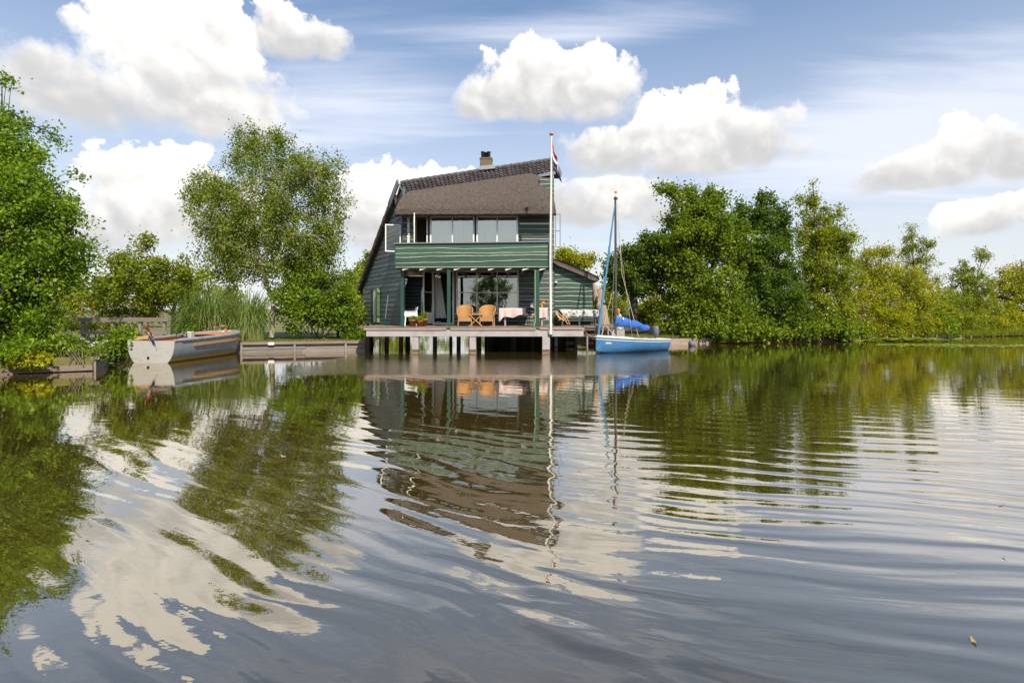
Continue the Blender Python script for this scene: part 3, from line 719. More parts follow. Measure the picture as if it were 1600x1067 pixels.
# ------------------------------------------------------------------ balcony and its posts
BY = 22.1
bx0, bx1 = X(617, BY), X(857.5, BY)
mb = MB(); mb.box(bx0 + .05, bx1 - .05, BY + .1, WY - .05, 3.78, 3.84); BAL = mb.build('balcony', M['deck'], H)
zs = [Z(y_, BY) for y_ in (418.2, 410.6, 402.4, 397.2, 389.5, 381.5)]
for i in range(5):
    z0, z1 = zs[i], zs[i + 1]; k = 40; mb = MB(); vs = []
    for j in range(k + 1):
        s = bx0 + .02 + (bx1 - bx0 - .04) * j / k; sl = .045 * (j / k) if i in (1, 2, 3, 4) else .02 * j / k
        w = 0 if i == 0 else ww(s, i * 3.1) * .55 + .022 * math.sin(s * .7 + i * 1.3) + .05 * (j / k) ** 2
        wt = 0 if i == 4 else .02
        lp = .020 + .004 * math.sin(s * 3 + i)
        for dn, zz in ((0, z1 + .05 + (sl if i < 4 else .07 * j / k - .05)), (.016, z1 + .05 + (sl if i < 4 else .07 * j / k - .05)), (.036, z0 + w + sl + max(.004, lp)), (.042, z0 + w + sl), (0, z0 + w + sl)):
            vs.append((s, BY - dn, zz))
    fs = []; mi = []
    for j in range(k):
        for m_ in range(5):
            a, b = j * 5 + m_, j * 5 + (m_ + 1) % 5; fs.append((a, a + 5, b + 5, b)); mi.append(1 if m_ in (2, 3) else 0)
    mb.v = vs; mb.f = fs + [[0, 1, 2, 3, 4], [k * 5 + j for j in (4, 3, 2, 1, 0)]]; mb.mi = mi + [0, 0]; mb.sm = [False] * len(mb.f)
    mb.build('board', [M['balcony'], M['edge']], BAL)
mb = MB(); mb.bar((bx0 - .03, BY - .01, zs[5] + .02), (bx1 + .03, BY - .01, zs[5] + .095), .16, .045); mb.build('rail_cap', M['lead'], BAL)
mb = MB(); mb.box(bx0, bx0 + .035, BY - .05, BY + .06, zs[0] - .02, zs[5]); mb.box(bx1 - .035, bx1, BY - .05, BY + .06, zs[0] - .02, zs[5] + .05); mb.build('corner_post', M['post'], BAL)
mb = MB(); mb.box(bx0 + .04, bx1 - .04, BY + .003, BY + .05, zs[0] + .01, zs[5]); mb.build('backing_panel', M['board'], BAL)
for sx in (bx0 + .03, bx1 - .07):
    mb = MB(); mb.box(sx, sx + .04, BY + .06, WY - .06, zs[0] + .02, zs[5]); mb.build('side_panel', M['balcony'], BAL)
for i in range(9):
    x_ = bx0 + .35 + i * (bx1 - bx0 - .7) / 8; mb = MB()
    mb.add([(x_ - .05, BY + .06, 3.56), (x_ + .05, BY + .06, 3.56), (x_ + .05, WY - .06, 3.56), (x_ - .05, WY - .06, 3.56), (x_ - .05, BY + .06, 3.77), (x_ + .05, BY + .06, 3.77), (x_ + .05, WY - .06, 3.77), (x_ - .05, WY - .06, 3.77)],
           [(0, 3, 2, 1), (4, 5, 6, 7), (0, 1, 5, 4), (1, 2, 6, 5), (2, 3, 7, 6), (3, 0, 4, 7)]); mb.build('joist', M['timber'], BAL)
    mb = MB(); mb.bar((x_ + .22, BY + .04, 3.57), (x_ - .04, BY + .04, 3.50), .05, .05); mb.build('bracket', M['cream'], BAL)
mb = MB(); mb.box(bx0 + .05, bx1 - .05, BY + .055, BY + .16, 3.50, 3.56); mb.build('beam', M['board'], BAL)
for px_, zb in ((626.3, DZ), (701.2, .98), (840.2, .98)):
    y_ = BY + .03 if zb < DZ else BY + .35
    x_ = X(px_, BY); mb = MB(); mb.box(x_ - .068, x_ + .068, y_ - .065, y_ + .065, zb, 3.5); mb.build('balcony_post', M['post'], H)
x_ = X(834.8, BY); mb = MB(); mb.tube([(x_, BY + .02, DZ + .02), (x_, BY + .02, DZ + .12), (x_ + .05, BY + .02, DZ + .25), (x_ + .04, BY + .02, 3.5)], .045, 10); mb.build('drain_pipe', M['pipe'], H)
# ------------------------------------------------------------------ annex with lean-to thatch
AX1 = X(925.5, WY + .02)
def annz(x): return fz(411.5) + (x - RX) * (fz(440) - fz(411.5)) / (X(932, WY) - RX)
an = MB(); an.add([(RX, WY + .04, DZ), (AX1, WY + .04, DZ), (AX1, WY + .04, annz(AX1) - .1), (RX, WY + .04, annz(RX) - .1), (RX, 29, DZ), (AX1, 29, DZ), (AX1, 29, annz(AX1) - .1), (RX, 29, annz(RX) - .1)],
                  [(0, 1, 2, 3), (7, 6, 5, 4), (0, 4, 5, 1), (1, 5, 6, 2), (2, 6, 7, 3), (3, 7, 4, 0)])
AN = an.build('annex_wall', M['board_green'], H)
z = DZ; k = 0
while z < annz(RX) - .2:
    e = z + .215 * random.uniform(.85, 1.15)
    s1 = AX1
    if e > annz(AX1) - .1: s1 = min(AX1, RX + (z + .1 - annz(RX)) / ((annz(AX1) - annz(RX)) / (AX1 - RX)) + .0)
    if s1 - RX > .15: board(AN, Vector((0, WY + .04, 0)), FU, FN, RX + .03, s1, z, e, BG, 60 + k * 2.2, 1.0, .03)
    z = e; k += 1
def thatch_strip(name, fn, nu, nv, parent=H, amp=.02):
    """closed thick thatch: fn(u,v) -> point on a closed cross-section loop (v wraps)"""
    mb = MB(); vs = []
    for i in range(nu + 1):
        for j in range(nv):
            p = Vector(fn(i / nu, j / nv)); vs.append(p + Vector((random.uniform(-amp, amp), random.uniform(-amp, amp), random.uniform(-amp, amp))))
    fs = [(i * nv + j, (i + 1) * nv + j, (i + 1) * nv + (j + 1) % nv, i * nv + (j + 1) % nv) for i in range(nu) for j in range(nv)]
    fs += [tuple(range(nv))[::-1], tuple(nu * nv + j for j in range(nv))]
    mb.add(vs, fs, 0, True); return mb.build(name, M['thatch'], parent)
def rr(v, w, h):   # rounded-rectangle section
    a = 2 * math.pi * v; c_, s_ = math.cos(a), math.sin(a)
    return (math.copysign(abs(c_) ** .5, c_) * w / 2, math.copysign(abs(s_) ** .5, s_) * h / 2)
# annex roof: slab running back, front verge seen edge on
a0, a1 = Vector((RX - .05, 0, annz(RX) + .12)), Vector((X(935, WY), 0, fz(441) + .1))
dd = (a1 - a0).normalized(); nn = Vector((-dd.z, 0, dd.x))
def annroof(u, v):
    w = (a1 - a0).length; q, h = rr(v, 1.0, .30 + .04 * math.sin(u * 7))
    p = a0 + (a1 - a0) * (.5 + q * (1.0)) + nn * h
    return (p.x, WY - .28 + u * 4.4, p.z)
thatch_strip('annex_roof', annroof, 40, 28)
# left verge: thatch laid over the oblique gable, slope falling to the far left
def verge(u, v):
    t_ = .95 + u * 5.7; w_, h = rr(v, .70, .50)
    zc = roofz(t_) + .0 + (.10 * max(0, (u - .8) / .2) if u > .8 else 0)
    p = CL + UL * t_ + NL * (-.12 + w_)
    return (p.x, p.y, zc + h)
thatch_strip('verge_thatch', verge, 60, 20)
# back slope of the main roof, from ridge down to the rear eave
RL, RRt = Vector((X(625.5, 25.6), 25.6, Z(286, 25.6))), Vector((X(862, 26.2), 26.2, Z(249.5, 26.2)))
EL_, ER_ = CL + UL * 6.5 + Vector((.3, .1, roofz(6.5) - .08)), Vector((RX + .2, 32.0, 3.3))
mb = MB(); nu, nv = 20, 14; vs = []
for off in (0, -.25):
    for i in range(nu + 1):
        for j in range(nv + 1):
            a = RL.lerp(RRt, i / nu); b = EL_.lerp(ER_, i / nu); p = a.lerp(b, j / nv); vs.append((p.x, p.y, p.z - .04 + off))
n1 = (nu + 1) * (nv + 1); fs = []
for i in range(nu):
    for j in range(nv):
        a = i * (nv + 1) + j; fs.append((a, a + 1, a + nv + 2, a + nv + 1)); fs.append((n1 + a, n1 + a + nv + 1, n1 + a + nv + 2, n1 + a + 1))
for i in range(nu):
    for j in (0, nv):
        a, b = i * (nv + 1) + j, (i + 1) * (nv + 1) + j; fs.append((a, b, n1 + b, n1 + a))
for j in range(nv):
    for i in (0, nu):
        a, b = i * (nv + 1) + j, i * (nv + 1) + j + 1; fs.append((a, b, n1 + b, n1 + a))
mb.add(vs, fs, 0, False); mb.build('rear_roof', M['thatch'], H)
# front thatch: from the eave up to the line of the tiles
TL, TR = Vector((X(634, 25.2), 25.2, Z(303.5, 25.2))), Vector((X(846, 25.6), 25.6, Z(271.5, 25.6)))
EA, EB = Vector((X(617.5, 24.3), 24.3, Z(334.5, 24.3))), Vector((X(868.5, 24.3), 24.3, Z(333.5, 24.3)))
def front_thatch(u, v):
    # u along the eave, v round the section: front face up, back face down
    e = EA.lerp(EB, u); t_ = TL.lerp(TR, min(1, u * 1.02))
    if u > .86:                                   # right shoulder rolls over
        k = (u - .86) / .14; drop = 1.55 * (1 - math.sqrt(max(0, 1 - k * k))); t_ = t_ + Vector((.62 * k * .9, -.06 * k, -drop))
    if u < .05: t_ = t_ + Vector((-.12 * (1 - u / .05), 0, -.22 * (1 - u / .05) ** 2))
    up = (t_ - e); L_ = up.length; up.normalize(); n = Vector((0, -up.z, up.y)).normalized()
    th = .30
    s = v * 2
    sag = math.sin(u * 3.1 * math.pi) * .015
    if v < .46:
        k = v / .46; b = math.sin(k * math.pi) * .07
        r_ = .10 * max(0, 1 - k * 6) ** 2
        p = e + up * (L_ * k) + n * (th * .5 + b - r_)
    elif v < .54:
        k = (v - .46) / .08; p = t_ + n * (th * .5 - th * k) + up * .02
    elif v < .9:
        k = (v - .54) / .36; p = t_.lerp(e, k) - n * (th * .5 - .0)
    else:
        k = (v - .9) / .1; p = e + n * (-th * .5 + th * .9 * k) - up * (.07 * math.sin(k * math.pi))
    return (p.x, p.y, p.z + sag * (1 - min(1, v / .46)))
thatch_strip('front_thatch', front_thatch, 120, 56, amp=.014)
# reed ends hanging along the thatch eaves: thin straws, one part
def straws(name, n, fn, parent=H):
    V = []
    for _ in range(n):
        p, d, l = fn(); d = Vector(d).normalized(); s_ = d.cross(Vector((random.uniform(-1, 1), random.uniform(-1, 1), random.uniform(-1, 1)))).normalized() * .006
        V += [p - s_, p + s_, p + d * l + s_ * .4, p + d * l - s_ * .4]
    o_ = npmesh(name, [tuple(q) for q in V], 4, M['straw'], parent); o_['kind'] = 'stuff'; return o_
def st1():
    u = random.random(); v = random.uniform(0, .45); p = Vector(front_thatch(u, v)); e = EA.lerp(EB, u)
    d = (e - TL.lerp(TR, u)); return p - Vector((0, .0, -.002)), d.normalized() + Vector((random.uniform(-.25, .25), random.uniform(-.25, .05), random.uniform(-.1, .1))), random.uniform(.04, .11)
straws('thatch_straw', 13000, st1)
def st2():
    u = random.random(); v = random.random(); p = Vector(verge(u, v)); return p, Vector((-.5, .5, -.75)) + Vector((random.uniform(-.6, .3), random.uniform(-.6, .3), random.uniform(-.3, .3))), random.uniform(.03, .10)
straws('thatch_straw', 3500, st2)
# tiled band: pantiles in courses between the thatch line and the ridge
mb = MB()
b0, b1 = TL + Vector((-.05, .04, .0)), Vector((X(866, 25.75), 25.75, Z(269, 25.75)))
r0, r1 = RL, RRt + Vector((.05, 0, 0))
mb.add([b0, b1, r1, r0, b0 + Vector((0, .1, -.08)), b1 + Vector((0, .1, -.08)), r1 + Vector((0, .1, -.08)), r0 + Vector((0, .1, -.08))],
       [(0, 1, 2, 3), (7, 6, 5, 4), (0, 4, 5, 1), (1, 5, 6, 2), (2, 6, 7, 3), (3, 7, 4, 0)])
TB = mb.build('tile_roof', M['lead'], H)
NCOL, NROW = 36, 5
tm = MB()
def tile_fn(u, v):     # unit pantile: x across (S-profile), y up the slope, z out
    return (u * 1.06 - .03, v * 1.18 - .06, .035 + .045 * math.sin(u * 2 * math.pi + .6) + .055 * (1 - v))
tm.grid(tile_fn, 8, 2); tm.grid(lambda u, v: (u * 1.06 - .03, -.06, .0 + (.035 + .045 * math.sin(u * 2 * math.pi + .6) + .055) * v), 8, 1)
tmesh = None
for j in range(NROW):
    for i in range(NCOL):
        fa, fb = i / NCOL, (i + 1) / NCOL; va, vb = j / NROW, (j + 1) / NROW
        sk = .0
        p00 = b0.lerp(b1, fa).lerp(r0.lerp(r1, fa), va); p10 = b0.lerp(b1, fb).lerp(r0.lerp(r1, fb), va); p01 = b0.lerp(b1, fa).lerp(r0.lerp(r1, fa), vb)
        ux, uy = p10 - p00, p01 - p00; un = ux.cross(uy).normalized()
        if tmesh is None:
            o = tm.build('roof_tile', M['tile'], TB, local=True); tmesh = o.data
        else:
            o = bpy.data.objects.new('roof_tile', tmesh); COL.objects.link(o); o.parent = TB
        loc = p00 - wloc(TB); jit = random.uniform(-.006, .010)
        o.matrix_local = Matrix(((ux.x, uy.x, un.x, loc.x + un.x * jit), (ux.y, uy.y, un.y, loc.y + un.y * jit), (ux.z, uy.z, un.z, loc.z + un.z * jit), (0, 0, 0, 1)))
for i in range(22):
    a = r0.lerp(r1, i / 22); b = r0.lerp(r1, (i + 1) / 22 + .006); mb = MB()
    mb.tube([a + Vector((0, .02, .015)), b + Vector((0, .02, .03))], [.075, .095], 10); mb.build('ridge_tile', M['tile'], TB)
# barge boards at both ends of the tiles
mb = MB(); mb.bar(RL + Vector((-.07, -.05, .05)), b0 + Vector((-.08, -.05, .0)), .03, .2, up=(0, -1, .5)); mb.build('barge_board', M['lead'], H)
pa_, pb_ = CL + UL * .05 + NL * .2 + Vector((0, 0, roofz(.05) - .02)), CL + UL * 1.3 + NL * .2 + Vector((0, 0, roofz(1.3) + .02))
mb = MB(); mb.bar(pa_, pb_, .06, .36); mb.build('barge_board', M['lead'], H)
mb = MB(); mb.bar(RRt + Vector((.12, 0, .06)), RRt + Vector((.55, .9, -.55)), .05, .30); mb.build('barge_board', M['lead'], H)
mb = MB(); mb.bar(b1 + Vector((-.85, -.06, -.20)), b1 + Vector((.05, -.08, -.06)), .05, .16); mb.build('eave_board', M['lead'], H)
mb = MB(); mb.hexa([RRt + Vector((.1, .02, -.05)), RRt + Vector((.5, .8, -.75)), RRt + Vector((.2, .85, -.75)), RRt + Vector((-.1, .1, -.1)),
                    RRt + Vector((.1, .02, .06)), RRt + Vector((.52, .8, -.45)), RRt + Vector((.2, .85, -.45)), RRt + Vector((-.1, .1, .06))]); mb.build('verge_tiles', M['tile'], H)
# chimney
cy = 26.15; cx0, cx1 = X(750.3, cy), X(769, cy)
mb = MB(); mb.box(cx0, cx1, cy - .28, cy + .28, 8.1, Z(248.5, cy)); mb.box(cx0 - .02, cx1 + .02, cy - .3, cy + .3, Z(251, cy), Z(249, cy)); CH = mb.build('chimney', M['brick'], H)
for px_ in (754.8, 759.8, 764):
    mb = MB(); mb.lathe((X(px_ - .3, cy), cy + (.08 if px_ == 759.8 else -.06), Z(249, cy)), [(.085, 0), (.085, .30), (.10, .31), (.10, .35), (.07, .35), (.07, .1)], 12); mb.build('chimney_pot', M['black'], CH)
mb = MB()
mb.add([(cx0 - .05, cy - .31, Z(262.5, cy)), (cx1 + .12, cy - .31, Z(260, cy)), (cx1 + .16, cy - .42, Z(263.5, 25.75)), (cx0 - .02, cy - .42, Z(266, 25.75))], [(0, 1, 2, 3)])
mb.build('flashing', M['lead'], CH, solid=.02)
# wall lamp on annex, wall brackets
mb = MB(); mb.lathe((X(868.5, WY) , WY - .06, Z(441.5, WY) - .04), [(.0, 0), (.06, .01), (.085, .05), (.06, .09), (0, .1)], 12); mb.build('wall_lamp', M['plastic'], H)
# ------------------------------------------------------------------ deck on piles
D = empty('terrace_deck', (-1.5, 23.5, 0), 'weathered plank terrace deck on concrete beam and piles over the water', 'deck')
dx0, dx1 = -6.5, X(908, BY) + .08
for j in range(20):
    y0 = BY - .05 + j * .153; s = dx0 if j > 5 else dx0 + .0
    while s < dx1 - .1:
        e = min(dx1, s + random.uniform(2.2, 3.6))
        if dx1 - e < .6: e = dx1
        mb = MB(); h_ = random.uniform(-.004, .006); mb.box(s + .004, e - .004, y0 + .004, y0 + .147, DZ - .04 + h_, DZ + h_)
        mb.build('plank', M['deck'], D); s = e
for s, e, zz in ((-6.2, -2.75, 1.02), (-2.58, 1.0, 1.02), (1.16, dx1 + .05, 1.035)):
    mb = MB(); mb.box(s, e, BY - .10, BY - .055, zz - .045, zz + .035); mb.build('edge_board', M['timber'], D)
mb = MB(); mb.box(X(572.5, BY), X(911.5, BY), BY - .06, BY + .20, Z(525.8, BY), .972); mb.build('concrete_beam', M['concrete'], D, bevel=.015)
for px_, w in ((649.6, .27), (738.8, .27), (853, .32), (868.8, .13)):
    x_ = X(px_, BY + .1); y_ = BY + .1 if w > .2 else 24.0
    if w < .2: x_ = X(px_, 24.0)
    mb = MB(); mb.box(x_ - w / 2, x_ + w / 2, y_ - w / 2, y_ + w / 2, -1.2, Z(525.8, BY) + .01); pl_ = mb.build('concrete_pile', M['concrete'], D, bevel=.012)
    mb = MB(); mb.box(x_ - w / 2 - .008, x_ + w / 2 + .008, y_ - w / 2 - .008, y_ + w / 2 + .008, .02, .07); mb.build('rust_ring', M['rust'], pl_)
    mb = MB(); mb.box(x_ - w / 2 - .005, x_ + w / 2 + .005, y_ - w / 2 - .005, y_ + w / 2 + .005, .075, .16); mb.build('algae_band', M['algae'], pl_)
for px_, w, y_ in ((575, .24, 23.2), (594, .08, 26), (604, .2, 24.3), (626.5, .2, 24.2), (636.5, .24, 25.4), (679.5, .2, 24.3), (704.5, .16, 26.5), (716.5, .2, 24.4), (733.5, .08, 25.5),
                   (748, .22, 24.6), (766, .24, 26), (781, .24, 27.5), (803, .26, 24.8), (818, .2, 27), (832, .2, 25.5), (846, .3, 26.5), (861, .12, 24.6), (884, .18, 26.5), (899, .18, 25.2)):
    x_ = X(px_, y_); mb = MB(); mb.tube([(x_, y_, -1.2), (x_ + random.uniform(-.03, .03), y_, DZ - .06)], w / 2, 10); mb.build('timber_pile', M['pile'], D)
mb = MB(); mb.box(X(757, 27.5), X(898, 27.5), 27.5, 27.6, -.5, .89); mb.build('underfloor_shade_panel', M['pile'], D)  # dark sheet added to stand in for the deep shade under the house
for y_ in (23.6, 24.7, 26.4, 28.6):
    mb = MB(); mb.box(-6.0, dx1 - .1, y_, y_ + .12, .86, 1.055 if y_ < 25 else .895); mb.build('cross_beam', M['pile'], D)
# gangway to the garden and the jetty beside the annex
J = empty('garden_gangway', (-7, 26, 0), 'narrow plank gangway between lawn and terrace', 'gangway')
for j in range(6):
    mb = MB(); y0 = 24.6 + j * .16; mb.box(-8.4, -6.52, y0, y0 + .15, .98, 1.02); mb.build('plank', M['deck'], J)
for x_ in (-8.2, -6.8):
    mb = MB(); mb.tube([(x_, 24.7, -1), (x_, 24.7, .98)], .07, 8); mb.build('post', M['pile'], J)
    mb = MB(); mb.tube([(x_, 25.5, -1), (x_, 25.5, .98)], .07, 8); mb.build('post', M['pile'], J)
J = empty('side_jetty', (4, 25, 0), 'grey plank jetty beside the annex, behind the blue bow', 'jetty')
for j in range(14):
    mb = MB(); y0 = 24.0 + j * .16; mb.box(dx1 + .06, X(962, 24.2) + random.uniform(-.05, .05), y0, y0 + .15, DZ - .035, DZ + .005); mb.build('plank', M['deck'], J)
for i in range(26):
    mb = MB(); x_ = dx1 + .08 + i * .068; mb.box(x_, x_ + .045, 23.93, 23.99, DZ - .10, DZ - .045); mb.build('plank_end', M['timber'], J)
mb = MB(); mb.box(dx1 + .06, X(962, 24.2), 24.0, 24.1, DZ - .2, DZ - .05); mb.build('edge_board', M['timber'], J)
mb = MB(); mb.box(X(938, 24.6), X(976, 24.6), 24.6, 24.66, .45, DZ - .22); mb.build('side_panel', M['concrete'], J)
for px_ in (917.5, 934, 950):
    x_ = X(px_, 23.9); mb = MB(); mb.tube([(x_, 23.9, -1), (x_, 23.9, .62 if px_ < 920 else 1.0)], .045, 8); mb.build('post', M['timber'], J)
mb = MB(); mb.box(X(884, 26), X(928, 26), 26.0, 26.1, .62, .78); mb.build('cross_beam', M['timber'], J)
mb = MB(); mb.box(X(884, 26), X(928, 26), 26.0, 26.1, .10, .22); mb.build('cross_beam', M['timber'], J)
# ------------------------------------------------------------------ terrace furniture
def wicker_chair(loc, rz, label):
    c = empty('wicker_armchair', loc, label, 'chair', 'wicker armchairs on the terrace', rz)
    mb = MB()      # faces -Y: barrel back shell
    def back(u, v):
        a = R(200) + (R(340) - R(200)) * u; a = R(-20) + R(220) * u
        h = .42 + (.50 - .30 * abs(2 * u - 1) ** 2.2) * v
        r_ = .27 + .06 * v
        return (r_ * math.cos(a) * 1.05, .02 + r_ * math.sin(a) * .85, h)
    mb.grid(back, 28, 8); mb.build('backrest', M['wicker'], c, local=True, solid=.03)
    mb = MB(); mb.tube([back(i / 28, 1.0) for i in range(29)], .024, 8); mb.build('rim', M['wicker'], c, local=True)
    mb = MB(); mb.box(-.27, .27, -.27, .22, .38, .45); mb.build('seat', M['wicker'], c, local=True, bevel=.02)
    mb = MB(); mb.box(-.26, .26, -.29, -.265, .22, .385); mb.build('apron', M['wicker'], c, local=True)
    for sx in (-1, 1):
        mb = MB(); mb.tube([(sx * .30, -.27, .0), (sx * .275, -.26, .40)], .02, 8); mb.build('leg', M['pine'], c, local=True)
        mb = MB(); mb.tube([(sx * .27, .24, .0), (sx * .25, .2, .40)], .02, 8); mb.build('leg', M['pine'], c, local=True)
        mb = MB(); mb.tube([(sx * .29, -.28, .40), (sx * .33, -.29, .58), (sx * .33, -.2, .64), (sx * .31, -.03, .66)], .022, 8); mb.build('armrest', M['wicker'], c, local=True)
    return c
wicker_chair((X(726.3, 23.1), 23.1, DZ), R(6), 'honey wicker armchair between the balcony post and the folding table')
wicker_chair((X(761.8, 23.1), 23.1, DZ), R(-8), 'honey wicker armchair between folding table and cloth-covered table')
t = empty('folding_table', (X(743.5, 23.0), 23.0, DZ), 'small pine folding table with crossed legs between two wicker chairs', 'table')
mb = MB(); mb.box(-.30, .30, -.22, .22, .50, .53); mb.build('tabletop', M['pine'], t, local=True)
for y_ in (-.17, .17):
    for s_ in (-1, 1):
        mb = MB(); mb.bar((-s_ * .28, y_ + s_ * .015, .01), (s_ * .26, y_ + s_ * .015, .50), .03, .045, up=(0, 1, 0)); mb.build('leg', M['pine'], t, local=True)
def plastic_chair(loc, rz):
    c = empty('plastic_armchair', loc, 'white plastic garden armchair beside the terracotta pots', 'chair', None, rz)
    mb = MB(); mb.box(-.24, .24, -.25, .22, .40, .43); mb.build('seat', M['plastic'], c, local=True, bevel=.01)
    mb = MB(); mb.grid(lambda u, v: (-.25 + .5 * u, .22 + .10 * v + .03 * (2 * u - 1) ** 2 * -1, .42 + .42 * v), 10, 6); mb.build('backrest', M['plastic'], c, local=True, solid=.03)
    for sx in (-1, 1):
        mb = MB(); mb.bar((sx * .27, -.28, 0), (sx * .26, -.23, .64), .05, .05); mb.build('leg', M['plastic'], c, local=True)
        mb = MB(); mb.bar((sx * .27, .30, 0), (sx * .26, .24, .64), .05, .05); mb.build('leg', M['plastic'], c, local=True)
        mb = MB(); mb.box(sx * .26 - .03, sx * .26 + .03, -.27, .26, .63, .66); mb.box(sx * .26 - .008, sx * .26 + .008, -.22, .23, .42, .62); mb.build('armrest', M['plastic'], c, local=True)
    return c
plastic_chair((X(641, 23.5), 23.5, DZ), R(-70))
def leafcloud(n, c, r, ll, lw_, seed, up=.5, flat=1.0):
    rg = np.random.default_rng(seed)
    p = rg.normal(size=(n, 3)); p /= np.linalg.norm(p, axis=1)[:, None] + 1e-9
    p *= (rg.random(n) ** .45)[:, None]
    out = p.copy(); p = p * np.array(r) + np.array(c)
    return leaves(p, out, ll, lw_, rg, up)
def leaves(p, out, ll, lw_, rg, up=.5, droop=.0):
    """one folded diamond per leaf: returns (n*4,3)"""
    n = len(p)
    ax = out * .6 + rg.normal(size=(n, 3)) * .7; ax[:, 2] -= droop; ax /= np.linalg.norm(ax, axis=1)[:, None] + 1e-9
    nr = rg.normal(size=(n, 3)) * .75 + out * .35; nr[:, 2] += up
    sd_ = np.cross(ax, nr); sd_ /= np.linalg.norm(sd_, axis=1)[:, None] + 1e-9
    nm = np.cross(sd_, ax)
    s = (.65 + .7 * rg.random(n))[:, None]
    a = p - ax * (ll * .5) * s; b = p + ax * (ll * .5) * s
    m_ = p - ax * (ll * .06) * s + nm * (ll * .10) * s
    l_ = m_ + sd_ * (lw_ * .5) * s; r_ = m_ - sd_ * (lw_ * .5) * s
    return np.stack([a, l_, b, r_], axis=1).reshape(-1, 3)
def pot(loc, r_, h, m_, label, cat, foliage, n, fr, fmat, group=None, ll=.07, lw_=.04):
    c = empty('potted_plant', loc, label, cat, group)
    mb = MB(); mb.lathe((0, 0, 0), [(0, .0), (r_ * .72, 0), (r_ * .95, h * .82), (r_ * 1.05, h * .82), (r_ * 1.05, h), (r_ * .9, h), (r_ * .88, h * .9)], 18); mb.build('pot', m_, c, local=True)
    mb = MB(); mb.lathe((0, 0, 0), [(r_ * .9, h * .9), (0, h * .92)], 14); mb.build('soil', M['earth'], c, local=True)
    V = leafcloud(n, (loc[0], loc[1], loc[2] + h + fr[2] * .6), fr, ll, lw_, int(loc[0] * 991) % 9999 + 3, .6)
    npmesh('foliage', V, 4, fmat, c)
    mb = MB()
    for k in range(6):
        a = k * 1.05; mb.tube([(0.03 * math.cos(a), .03 * math.sin(a), h * .9), (fr[0] * .6 * math.cos(a), fr[1] * .6 * math.sin(a), h + fr[2] * 1.0)], .006, 5)
    mb.build('stem', M['l_bush'], c, local=True)
pot((X(645.2, 22.7), 22.7, DZ), .17, .29, M['terracotta'], 'terracotta pot with low green plant next to the white chair', 'potted plant', 0, 260, (.2, .2, .11), M['l_bush'])
pot((X(656.3, 22.6), 22.6, DZ), .155, .25, M['terracotta'], 'terracotta pot with bushy green plant, middle of three', 'potted plant', 0, 380, (.21, .2, .14), M['l_bush'])
pot((X(662.8, 23.0), 23.0, DZ), .17, .32, M['terracotta'], 'tallest dark terracotta pot with upright plant by the open door', 'potted plant', 0, 420, (.16, .2, .22), M['l_bush'])
pot((X(868.5, 23.6), 23.6, DZ), .13, .20, M['greypot'], 'dark grey pot with grassy plant beside the flagpole foot', 'potted plant', 0, 260, (.17, .17, .12), M['l_reed'], None, .13, .02)
pot((X(874, 23.4), 23.4, DZ), .10, .20, M['greypot'], 'small grey pot with pale plant under the deckchair', 'potted plant', 0, 120, (.1, .1, .08), M['l_reed'], None, .08, .03)
# long table and its cloth
ty = 23.7; tx0, tx1 = X(781.5, ty), X(853.5, ty); tz = Z(481.5, ty)
t = empty('long_table', ((tx0 + tx1) / 2, ty, DZ), 'long wooden terrace table under a pink striped cloth', 'table')
mb = MB(); mb.box(tx0, tx1, ty - .42, ty + .42, tz - .05, tz - .012); mb.build('tabletop', M['timber'], t)
for x_ in (X(789.5, ty), X(846, ty)):
    for y_ in (ty - .33, ty + .33):
        mb = MB(); mb.bar((x_, y_, DZ), (x_, y_, tz - .05), .08, .08); mb.build('leg', M['timber'], t)
mb = MB()
def clothf(u, v):   # front-hanging half: v 0 back edge .. 1 hem
    x_ = tx0 - .04 + (tx1 - tx0 + .08) * u
    drop_ = .36 + .05 * math.sin(u * 9) + .03 * math.sin(u * 23 + 1) + .22 * max(0, 1 - u / .07) + .16 * max(0, 1 - (1 - u) / .06)
    if v < .55:
        return (x_, ty + .45 - .90 * v / .55, tz + .004 * math.sin(x_ * 5 + v * 4))
    k = (v - .55) / .45
    return (x_ + .02 * math.sin(u * 30) * k, ty - .45 - .03 - .035 * math.sin(u * 34 + 2 * math.sin(u * 7)) * k, tz - drop_ * k)
mb.grid(clothf, 70, 18)
for sx, x_ in ((-1, tx0), (1, tx1)):
    mb.grid(lambda u, v: (x_ + sx * (.05 + .05 * math.sin(u * 16) * v), ty - .46 + .92 * u, tz - (.34 + .18 * max(0, 1 - u / .25)) * v), 16, 8)
o = mb.build('tablecloth', M['cloth'], None); tag(o, 'pink striped white cloth draped over the long terrace table', 'tablecloth')
mb = MB(); x_ = X(786.5, ty); mb.lathe((x_, ty, tz + .006), [(0, 0), (.045, 0), (.045, .14), (.03, .15), (.03, .13)], 12)
tag(mb.build('glass_jar', M['plastic'], None), 'pale jar standing on the striped tablecloth corner', 'jar')
mb = MB(); x_ = X(783.6, ty); mb.lathe((x_, ty + .2, tz + .006), [(0, 0), (.03, 0), (.03, .18), (.012, .24), (.012, .34), (0, .34)], 12)
tag(mb.build('slim_bottle', M['steel'], None), 'slim clear bottle behind the pale jar on the table', 'bottle')
lx = X(830.5, ty); c = empty('patterned_lantern', (lx, ty - .2, tz + .006), 'white and black patterned lantern on the table beside the drain pipe', 'lantern')
mb = MB(); mb.lathe((0, 0, 0), [(0, 0), (.05, .0), (.075, .07), (.07, .16), (.04, .22), (.0, .23)], 16); mb.build('body', M['plastic'], c, local=True)
